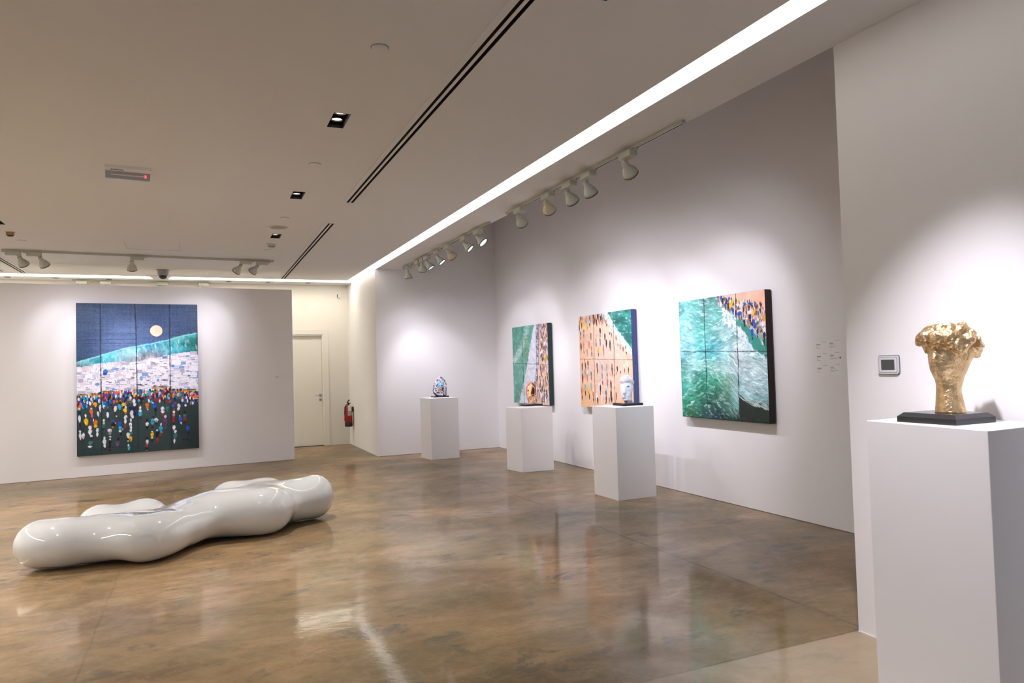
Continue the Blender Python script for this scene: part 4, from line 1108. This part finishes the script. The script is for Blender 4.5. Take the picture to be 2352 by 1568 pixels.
for u, v, a, b, c in ((.225, .455, .020, .016, (45, 120, 200)), (.222, .468, .018, .010, (30, 80, 170)), (.275, .452, .02, .007, (180, 180, 215)), (.515, .505, .014, .016, (120, 175, 225)), (.78, .425, .016, .010, (90, 140, 205)),
                      (.16, .535, .018, .010, (110, 150, 200)), (.655, .52, .01, .01, (90, 150, 205)), (.92, .497, .014, .006, (60, 125, 175)), (.37, .435, .014, .01, (130, 180, 225)), (.40, .575, .03, .012, (190, 182, 205)), (.70, .565, .04, .01, (160, 160, 175)), (.50, .548, .026, .004, (20, 24, 30))):
    p.dab(u, v, a, b, c, 0, .4, .85)
crowd = np.interp(p.u, [0, 0.19, 0.2, 0.45, 0.48, 0.6, 0.62, 0.72, 0.76, 1], [0.602, 0.590, 0.585, 0.575, 0.58, 0.570, 0.566, 0.570, 0.592, 0.598]) + 0.006
gm_ = p.v > crowd + 0.012
grd = up([[(74, 98, 102), (76, 100, 104), (76, 100, 104), (72, 94, 98)], [(64, 88, 92), (70, 92, 96), (66, 88, 92), (58, 78, 82)], [(48, 72, 74), (54, 76, 78), (54, 74, 76), (42, 58, 60)]], p.H, p.W)
p.im[gm_] = (grd + (p.noise(200, 260) * 10 + p.fbm(6, 8) * 14)[..., None])[gm_]
CR = ['W', 'W', 'B', 'B', 'C', 'C', 'Y2', 'O', 'R', 'M', 'P2', 'W', 'N', 'K', 'V', 'O2', 'T2', 'G2', 'D', 'Y', 'P', 'W', 'K', 'B', 'C', 'R']
for row in range(6):
    for k in range(64):
        u = (k + p.rs.rand()) / 64
        v = np.interp(u, [0, 0.2, 0.6, 0.72, 1], [0.612, 0.592, 0.580, 0.580, 0.610]) + row * 0.0155 + p.rs.rand() * 0.01
        if row >= 4 and p.rs.rand() < 0.45 + 0.25 * (row == 5): continue
        p.dab(u, v, 0.0065 + p.rs.rand() * 0.004, 0.009 + p.rs.rand() * 0.006, PAL[CR[p.rs.randint(len(CR))]], 0, .5, 1, 1.0)
for u0, u1, v in ((0.0, .08, .606), (.10, .19, .604), (.2, .29, .588), (.60, .72, .574), (.76, .98, .598)):
    p.hline(v, v, 0.004, (190, 140, 30), 0.8, u0, u1); p.hline(v - .007, v - .007, 0.002, (40, 35, 35), 0.8, u0, u1)
p.figures(FIG0, 1.0, 1.1)
p.dab(.644, .183, .056, .0415, (60, 50, 62), 0, .08); p.dab(.644, .183, .0525, .0385, (248, 218, 196), 0, .08); p.dab(.66, .18, .03, .02, (250, 210, 185), 0, .5, .5)
for a, b in ((.188, .192), (.47, .486), (.756, .761)): p.vline(a, b, 0.0045, (30, 38, 52), 0.62)
p.hline(.965, .945, .0015, (34, 52, 56), .7, 0, .47); p.hline(.93, .925, .0012, (44, 62, 66), .5, .3, .5)
for k, (du, dv, a, b) in enumerate(((0, 0, .003, .007), (.007, .003, .005, .004), (.017, .002, .004, .005), (.027, .003, .005, .004), (.036, .004, .003, .005), (.046, .003, .005, .0035), (.054, .006, .002, .008), (.066, .012, .004, .006), (.075, .010, .003, .008))):
    p.dab(.862 + du, .935 + dv, a, b, (14, 20, 24), 0, .4, .9)
p.vline(.9985, .9985, .004, (110, 40, 60), .7, 0, .35)
p.im = 255 * (p.im / 255).clip(0, 1) ** 1.15
pc = PA + AX * 1.853
painting('moonlit_town_painting', (pc.x - NX.x * 0.062, pc.y - NX.y * 0.062, 1.521), PROT, 1.735, 2.38, 0.05, p, lin((45, 60, 78)), 'large blue painting of a moon over white houses and a crowd, on the left')

# -- turquoise sea with a crowded beach in the corner
p = Paint(360, 345, 23)
g3 = [[(120, 185, 185), (115, 180, 180), (110, 170, 165), (110, 165, 160), (120, 150, 150), (240, 205, 190), (250, 205, 185), (250, 200, 180)],
      [(130, 200, 200), (140, 205, 205), (125, 195, 190), (120, 185, 180), (150, 200, 195), (215, 210, 215), (235, 205, 200), (240, 195, 180)],
      [(150, 210, 215), (165, 215, 220), (120, 195, 190), (150, 210, 210), (185, 220, 220), (130, 180, 175), (200, 200, 205), (225, 205, 200)],
      [(150, 210, 215), (150, 208, 215), (105, 190, 192), (100, 185, 195), (160, 210, 215), (225, 235, 242), (180, 215, 215), (60, 165, 150)],
      [(105, 178, 172), (160, 208, 205), (130, 200, 190), (160, 212, 205), (180, 215, 215), (200, 220, 225), (195, 218, 222), (190, 215, 220)],
      [(80, 175, 160), (130, 200, 188), (60, 165, 140), (80, 170, 145), (150, 200, 180), (178, 210, 216), (185, 212, 218), (180, 210, 215)],
      [(55, 160, 135), (60, 150, 125), (40, 120, 100), (60, 120, 105), (110, 160, 145), (150, 195, 200), (165, 203, 208), (150, 195, 200)],
      [(60, 150, 125), (65, 130, 100), (30, 95, 90), (30, 75, 100), (35, 95, 85), (25, 60, 52), (22, 52, 46), (30, 60, 55)]]
p.im = up(g3, p.H, p.W) + (p.fbm(10, 14, 5) * 44)[..., None]
cur = lambda u, v: 0.25 * math.sin(6 * u + 4 * v) + (0.9 * (v > .45) * (.3 < u < .72) * (u - .3) * 2)
p.strokes(5200, lambda u, v: not (u > .5 and v < .45 and v < (u - .5) * 1.1), 0.022, 0.0045, cur, 26, 0.10, 0.75, 0.9)
p.strokes(500, lambda u, v: v > .44 and v < .62 and u < .7, 0.04, 0.004, cur, 20, 0.55, 0.75, 0.5)
p.strokes(700, lambda u, v: .33 < u < .72 and v > .5, 0.035, 0.0035, lambda u, v: 0.9, 34, 0.14, 0.6, 0.8)
dk = p.v > np.interp(p.u, [0.69, .8, 1], [.80, .85, .885]) + p.noise(30, 2) * .02
dk &= p.u > .69
p.im[dk] = (np.array((24, 54, 48.)) + (p.fbm(20, 10) * 26)[..., None])[dk]
for k in range(260):
    t = p.rs.rand(); u = .70 + .3 * t; v = np.interp(u, [0.69, .8, 1], [.79, .845, .88]) + (p.rs.rand() - .5) * .035
    p.dab(u, v, .022, .0035, (200, 215, 212) if p.rs.rand() < .7 else (70, 100, 95), .35 + p.rs.rand() * .3, .5, .7)
# foam diagonal and green pool
for k in range(900):
    t = p.rs.rand(); u = .55 + .42 * t; v = .18 + .30 * t + (p.rs.rand() - .5) * .12 - .02
    if u < 0.72 and v > 0.46: continue
    p.dab(u, v, .013, .008, (225 + 20 * p.rs.rand(), 235, 242) if p.rs.rand() < .75 else (140, 200, 205), p.rs.rand() * 3, .7, .8, .7)
for u, v, a, b in ((.73, .23, .03, .03), (.78, .27, .04, .03), (.86, .36, .045, .045), (.90, .40, .05, .05), (.94, .44, .05, .035), (.82, .31, .04, .03)):
    p.dab(u, v, a, b, (62, 160, 148), .8, .4, .95)
# beach
bt = (p.v < np.interp(p.u, [.5, .6, .7, .8, 1], [.0, .05, .15, .22, .28])) & (p.u > .5)
p.im[bt] = (np.array((250, 205, 186.)) + (p.fbm(20, 14) * 16)[..., None])[bt]
for k in range(420):
    t = p.rs.rand(); u = .50 + .5 * t; v = .03 + .22 * t * .9 + (p.rs.rand() - .5) * (.05 + .2 * t)
    if v < .0 or v > .42: continue
    p.dab(u, v, .0045, .016, PAL[['W', 'D', 'P2', 'G2', 'M', 'G3', 'W', 'D2'][p.rs.randint(8)]], 0, .5, .75, .8)
p.figures(FIG3, 0.88, 1.1)
for a, b in ((.326, .324), (.701, .694)): p.vline(a, b, .0042, (28, 62, 66), .8)
p.hline(.437, .462, .003, (36, 62, 66), .75)
p.vline(.0, .0, .004, (30, 60, 60), .6); p.hline(.998, .998, .004, (20, 45, 42), .6)
for k in range(9): p.dab(.18 + k * .012, .945 + .006 * (k % 3 - 1), .006, .004, (25, 70, 60), .5, .5, .8)
p.im = 255 * (p.im / 255).clip(0, 1) ** 1.3
painting('turquoise_sea_painting', (XR - 0.092, 6.172, 1.568), -math.pi / 2, 1.39, 1.330, 0.08, p, lin((52, 34, 38)), 'large turquoise sea painting with crowded beach corner, nearest on the right wall')

# -- sandy beach with walking figures and a teal sea corner
p = Paint(340, 340, 31)
p.im = up([[(236, 200, 172), (240, 204, 178), (238, 200, 176)], [(236, 196, 168), (228, 204, 190), (232, 200, 180)], [(232, 190, 160), (226, 200, 186), (236, 196, 170)], [(240, 192, 150), (236, 196, 170), (242, 196, 160)]], p.H, p.W) + (p.fbm(12, 12, 5) * 14)[..., None]
p.strokes(1200, None, .03, .012, .3, 9, 0, .5, 1.5)
sh = np.interp(p.v, [0, .01, .16, .287, .42, 1], [.56, .572, .70, .842, .992, 1.6]) + p.noise(2, 40) * .02
sea = p.u > sh
p.im[sea] = (np.array((48, 140, 132.)) + (p.fbm(14, 20, 5) * 70)[..., None])[sea]
p.strokes(900, lambda u, v: u > np.interp(v, [0, .16, .287, .42, 1], [.60, .73, .87, 1.1, 2]), .02, .006, .15, 30, .16, .7, .7)
for k in range(750):
    v = p.rs.rand() * .44; u = np.interp(v, [0, .16, .287, .42, .5], [.545, .685, .83, .98, 1.05]) + (p.rs.rand() - .55) * .085
    p.dab(u, v, .010, .009, (232, 236, 244) if p.rs.rand() < .8 else (150, 190, 200), p.rs.rand() * 3, .7, .85, .8)
for k in range(70):
    u = .03 + .50 * p.rs.rand(); v = .012 + .09 * p.rs.rand() ** 1.3
    p.dab(u, v, .005, .028, PAL[['D', 'K', 'M', 'Y', 'W', 'B3', 'T', 'D2', 'O', 'P2'][p.rs.randint(10)]], 0, .4, .95, 1)
p.figures(FIG2, 0.70, 1.1)
for a, b in ((.31, .29), (.688, .674)): p.vline(a, b, .0042, (96, 62, 54), .8, 0.0, 1)
p.hline(.473, .500, .0026, (120, 84, 70), .75)
p.im = 255 * (p.im / 255).clip(0, 1) ** 1.12
painting('beach_figures_painting', (XR - 0.092, 8.575, 1.580), -math.pi / 2, 1.40, 1.315, 0.08, p, lin((70, 82, 132)), 'middle painting on the right wall, sandy beach with small walking figures and teal sea corner')

# -- green sea, foam and a strip of people
p = Paint(300, 330, 41)
p.im = up([[(96, 165, 150), (108, 172, 155), (120, 176, 160)], [(104, 170, 155), (110, 172, 155), (140, 170, 150)], [(116, 178, 165), (120, 180, 165), (130, 180, 165)], [(104, 165, 150), (110, 172, 158), (120, 176, 160)]], p.H, p.W) + (p.fbm(10, 14, 5) * 30)[..., None]
p.strokes(1800, lambda u, v: u < .6, .022, .006, 1.0, 18, .10, .6, .8)
for k in range(900):
    t = p.rs.rand()
    if k % 2: u, v = np.interp(t, [0, .5, 1], [.47, .33, .04]), t * .46
    else: u, v = .30 - .27 * t, .27 + .19 * t
    p.dab(u + (p.rs.randn()) * .035, v + p.rs.randn() * .02, .006, .013, (205, 225, 222) if p.rs.rand() < .7 else (120, 180, 165), .4 + p.rs.rand() * .8, .9, .5, .7)
wq = (np.exp(-((p.u - .40 + p.v * .1) / .03) ** 2) * (p.v > .12) * (p.v < .45))[..., None]; p.im = p.im * (1 - wq * (1 - np.array((1.0, .92, .78))))
fl = np.interp(p.v, [0, .475, .651, .981, 1], [.647, .435, .354, .171, .16]) + p.noise(2, 60) * .03
fr = np.interp(p.v, [0, .5, .7, .87, 1], [.70, .70, .62, .52, .45]) + p.noise(2, 60) * .02
gr = np.interp(p.v, [0, .5, .7, .87, 1], [.805, .745, .69, .60, .56]) + p.noise(2, 40) * .015
m = p.u > fl; p.im[m] = (np.array((214, 216, 228.)) + (p.fbm(20, 30) * 26)[..., None])[m]
m = p.u > fr; p.im[m] = (np.array((142, 130, 142.)) + (p.fbm(30, 50) * 46)[..., None])[m]
m = p.u > gr; p.im[m] = (np.array((226, 196, 180.)) + (p.fbm(20, 30) * 26)[..., None])[m]
for k in range(240):
    v = p.rs.rand(); u = np.interp(v, [0, .5, .7, .87, 1], [.71, .71, .63, .53, .46]) + p.rs.rand() * .03
    p.dab(u, v, .016, .004, (225, 222, 232) if k % 3 else (60, 58, 80), .4, .6, .8)
for k in range(190):
    v = p.rs.rand(); u = np.interp(v, [0, .5, .7, .87, 1], [.83, .79, .74, .66, .62]); u = u + (1 - u) * p.rs.rand()
    p.dab(u, v, .008, .022, PAL[['D', 'D2', 'M', 'W', 'T', 'P2', 'G3', 'N2', 'R2', 'W'][p.rs.randint(10)]], 0, .5, .8, 1)
p.figures(FIG1, 0.75, 1.05)
p.vline(.299, .310, .006, (20, 62, 60), .85); p.vline(.70, .682, .005, (70, 60, 70), .7, .1)
p.hline(.479, .508, .003, (50, 80, 78), .75)
p.im = 255 * (p.im / 255).clip(0, 1) ** 1.15
painting('foam_and_people_painting', (XR - 0.092, 11.02, 1.556), -math.pi / 2, 1.41, 1.328, 0.08, p, lin((42, 66, 68)), 'farthest painting on the right wall, green sea and white foam beside a strip of people')

# ------------------------------------------------------------------ wall labels
def label_card(loc, rz, w, h, lines, text, group, dot=False, head=True):
    c = empty('caption_label', loc, rz); tag(c, text, 'label', group)
    box_obj('label_film', (-w / 2, -0.0004, -h / 2), (w / 2, 0.0, h / 2), M_FILM, c)
    bm = bmesh.new()
    rs = random.Random(hash(text) % 1000 if False else len(text) * 7)
    def words(x0, x1, z, th, mi):
        x = x0
        while x < x1 - 0.002:
            ww = min(rs.uniform(0.003, 0.008), x1 - x)
            # letters: short upright ticks on a thin body, too small to read
            add_box(bm, (x, -0.0007, z), (x + ww, -0.0003, z + th), mi=mi)
            x += ww + 0.0018
    for x0, x1, z, th, mi in lines: words(-w / 2 + x0, -w / 2 + x1, h / 2 - z, th, mi)
    bm_obj('printed_text', bm, [M_INK, M_INKG], c)
    if dot:
        bm = bmesh.new(); add_lathe(bm, [(0, -0.001), (0.0085, -0.001), (0.0085, 0.0), (0, 0)], 20, cap=False)
        bm.transform(Matrix.Rotation(math.pi / 2, 4, 'X'))
        d = bm_obj('red_dot_sticker', bm, mat('red_sticker', (0.35, 0.01, 0.04), 0.5), c); d.location = (w / 2 - 0.012, -0.0015, h / 2 - 0.055); d['label'] = 'round dark red sticker'
    return c
M_FILM = mat('label_film', (0.81, 0.79, 0.79), 0.6, spec=0.25)
LL = [(0.075, 0.130, 0.010, 0.0035, 1), (0.012, 0.058, 0.034, 0.0060, 0), (0.012, 0.062, 0.043, 0.0035, 1), (0.012, 0.026, 0.051, 0.003, 1), (0.012, 0.028, 0.060, 0.003, 1), (0.012, 0.056, 0.069, 0.003, 1)]
RL = [(0.062, 0.112, 0.010, 0.0035, 1), (0.008, 0.048, 0.034, 0.0060, 0), (0.008, 0.058, 0.043, 0.0038, 1), (0.008, 0.020, 0.052, 0.003, 1), (0.008, 0.090, 0.061, 0.0038, 1), (0.008, 0.046, 0.070, 0.003, 1)]
rows = ['top', 'middle', 'bottom']
for r_ in range(3):
    label_card((XR, 4.880, 1.640 - r_ * 0.108), -math.pi / 2, 0.150, 0.105, LL, '%s one in the left column of small text labels on the right wall' % rows[r_], 'caption labels on the right wall')
    label_card((XR, 4.735, 1.648 - r_ * 0.108), -math.pi / 2, 0.130, 0.105, RL, ('%s one in the right column of small text labels' % rows[r_]) + (', marked with a red dot' if r_ == 1 else ' on the right wall'), 'caption labels on the right wall', dot=(r_ == 1))
pc = PA + AX * 4.02
label_card((pc.x, pc.y, 1.458), PROT, 0.15, 0.10, [(0.075, 0.125, 0.012, 0.004, 1), (0.022, 0.07, 0.038, 0.007, 0), (0.022, 0.12, 0.052, 0.0045, 1), (0.022, 0.05, 0.062, 0.0035, 1)], 'single small text label on the left partition beside the blue painting', None)

# ------------------------------------------------------------------ thermostat
th = empty('thermostat', (XN, 2.718, 1.497), -math.pi / 2); tag(th, 'white thermostat with a dark grey screen on the near right wall', 'thermostat')
M_TH = mat('thermostat_white', (0.62, 0.61, 0.64), 0.35)
def rrect(w, h, r, y0, y1, bev=0.0):
    bm = bmesh.new()
    pts = []
    for cx, cz, a0 in ((w - r, h - r, 0), (-w + r, h - r, 90), (-w + r, -h + r, 180), (w - r, -h + r, 270)):
        for k in range(7):
            a = math.radians(a0 + k * 15); pts.append((cx + r * math.cos(a), cz + r * math.sin(a)))
    add_prism(bm, pts, -y1, -y0)
    bm.transform(Matrix(((1, 0, 0, 0), (0, 0, 1, 0), (0, 1, 0, 0), (0, 0, 0, 1))))
    return bm
bm_obj('back_plate', rrect(0.066, 0.052, 0.014, 0.0, 0.007), mat('thermostat_edge', (0.16, 0.16, 0.18), 0.4), th)
bd = bm_obj('front_cover', rrect(0.0625, 0.0485, 0.013, 0.007, 0.016), M_TH, th)
bm_obj('cover_ring', rrect(0.056, 0.042, 0.010, 0.016, 0.0175), mat('thermostat_ring', (0.26, 0.26, 0.29), 0.4), bd)
bm_obj('cover_inset', rrect(0.0535, 0.0395, 0.009, 0.0175, 0.0190), M_TH, bd)
bm_obj('display_screen', rrect(0.040, 0.0275, 0.004, 0.0190, 0.0200), mat('lcd_screen', (0.050, 0.056, 0.052), 0.3), th)

th.scale = (1, 0.6, 1)

# ------------------------------------------------------------------ wall sensor above the door
ws = empty('wall_sensor', (2.715, YD, 3.115)); tag(ws, 'small cream motion sensor high on the wall right of the door', 'sensor')
box_obj('sensor_body', (-0.035, -0.035, -0.04), (0.04, 0, 0.04), M_CREAM, ws, 0.006, 2)
box_obj('sensor_slot', (-0.036, -0.030, -0.032), (-0.020, -0.036, 0.034), M_RIM, ws)

# ------------------------------------------------------------------ fire extinguisher
fe = empty('fire_extinguisher', (2.80, 14.90, 0.395)); tag(fe, 'red fire extinguisher with a black base hanging on the wall beside the door', 'fire extinguisher')
bm = bmesh.new()
add_lathe(bm, [(0, 0.085), (0.073, 0.085), (0.075, 0.09), (0.075, 0.36), (0.070, 0.395), (0.052, 0.42), (0.028, 0.432), (0.022, 0.44), (0.0, 0.44)], 32, cap=False)
body = bm_obj('cylinder_body', bm, M_RED, fe)
bm = bmesh.new(); add_lathe(bm, [(0, 0), (0.072, 0), (0.0765, 0.01), (0.0765, 0.087), (0.0, 0.087)], 32, cap=False)
bm_obj('base_cap', bm, M_DARK, fe)
bm = bmesh.new(); add_lathe(bm, [(0, 0.438), (0.020, 0.438), (0.022, 0.475), (0.0, 0.478)], 16, cap=False)
add_tube(bm, [(0.0, 0, 0.47), (-0.015, -0.01, 0.495), (-0.005, -0.02, 0.525), (0.025, -0.02, 0.545)], [0.016, 0.014, 0.012, 0.009])
add_tube(bm, [(0.0, 0, 0.465), (0.02, -0.01, 0.475), (0.04, -0.02, 0.47)], 0.010)
bm_obj('valve_handle', bm, M_DARK, fe)
bm = bmesh.new(); add_tube(bm, [(0.0, 0, 0.455), (-0.04, -0.02, 0.45), (-0.078, -0.03, 0.40), (-0.083, -0.02, 0.28), (-0.082, -0.02, 0.12)], 0.009)
bm_obj('hose', bm, M_DARK, fe)
bm = bmesh.new(); add_box(bm, (-0.028, -0.086, 0.315), (0.045, -0.082, 0.435)); bm_obj('inspection_tag', bm, M_PAPER, fe)
bm = bmesh.new()
for k in range(9):
    a0, a1 = math.radians(-112 + k * 9), math.radians(-112 + (k + 1) * 9)
    r = 0.0758
    q = [bm.verts.new((r * math.cos(a), r * math.sin(a), z)) for a, z in ((a0, 0.225), (a1, 0.225), (a1, 0.31), (a0, 0.31))]
    bm.faces.new(q)
bm_obj('instruction_label', bm, mat('label_grey', (0.42, 0.38, 0.33), 0.5), body)
box_obj('wall_bracket', (0.070, -0.03, 0.30), (0.10, 0.03, 0.40), M_RIM, fe)
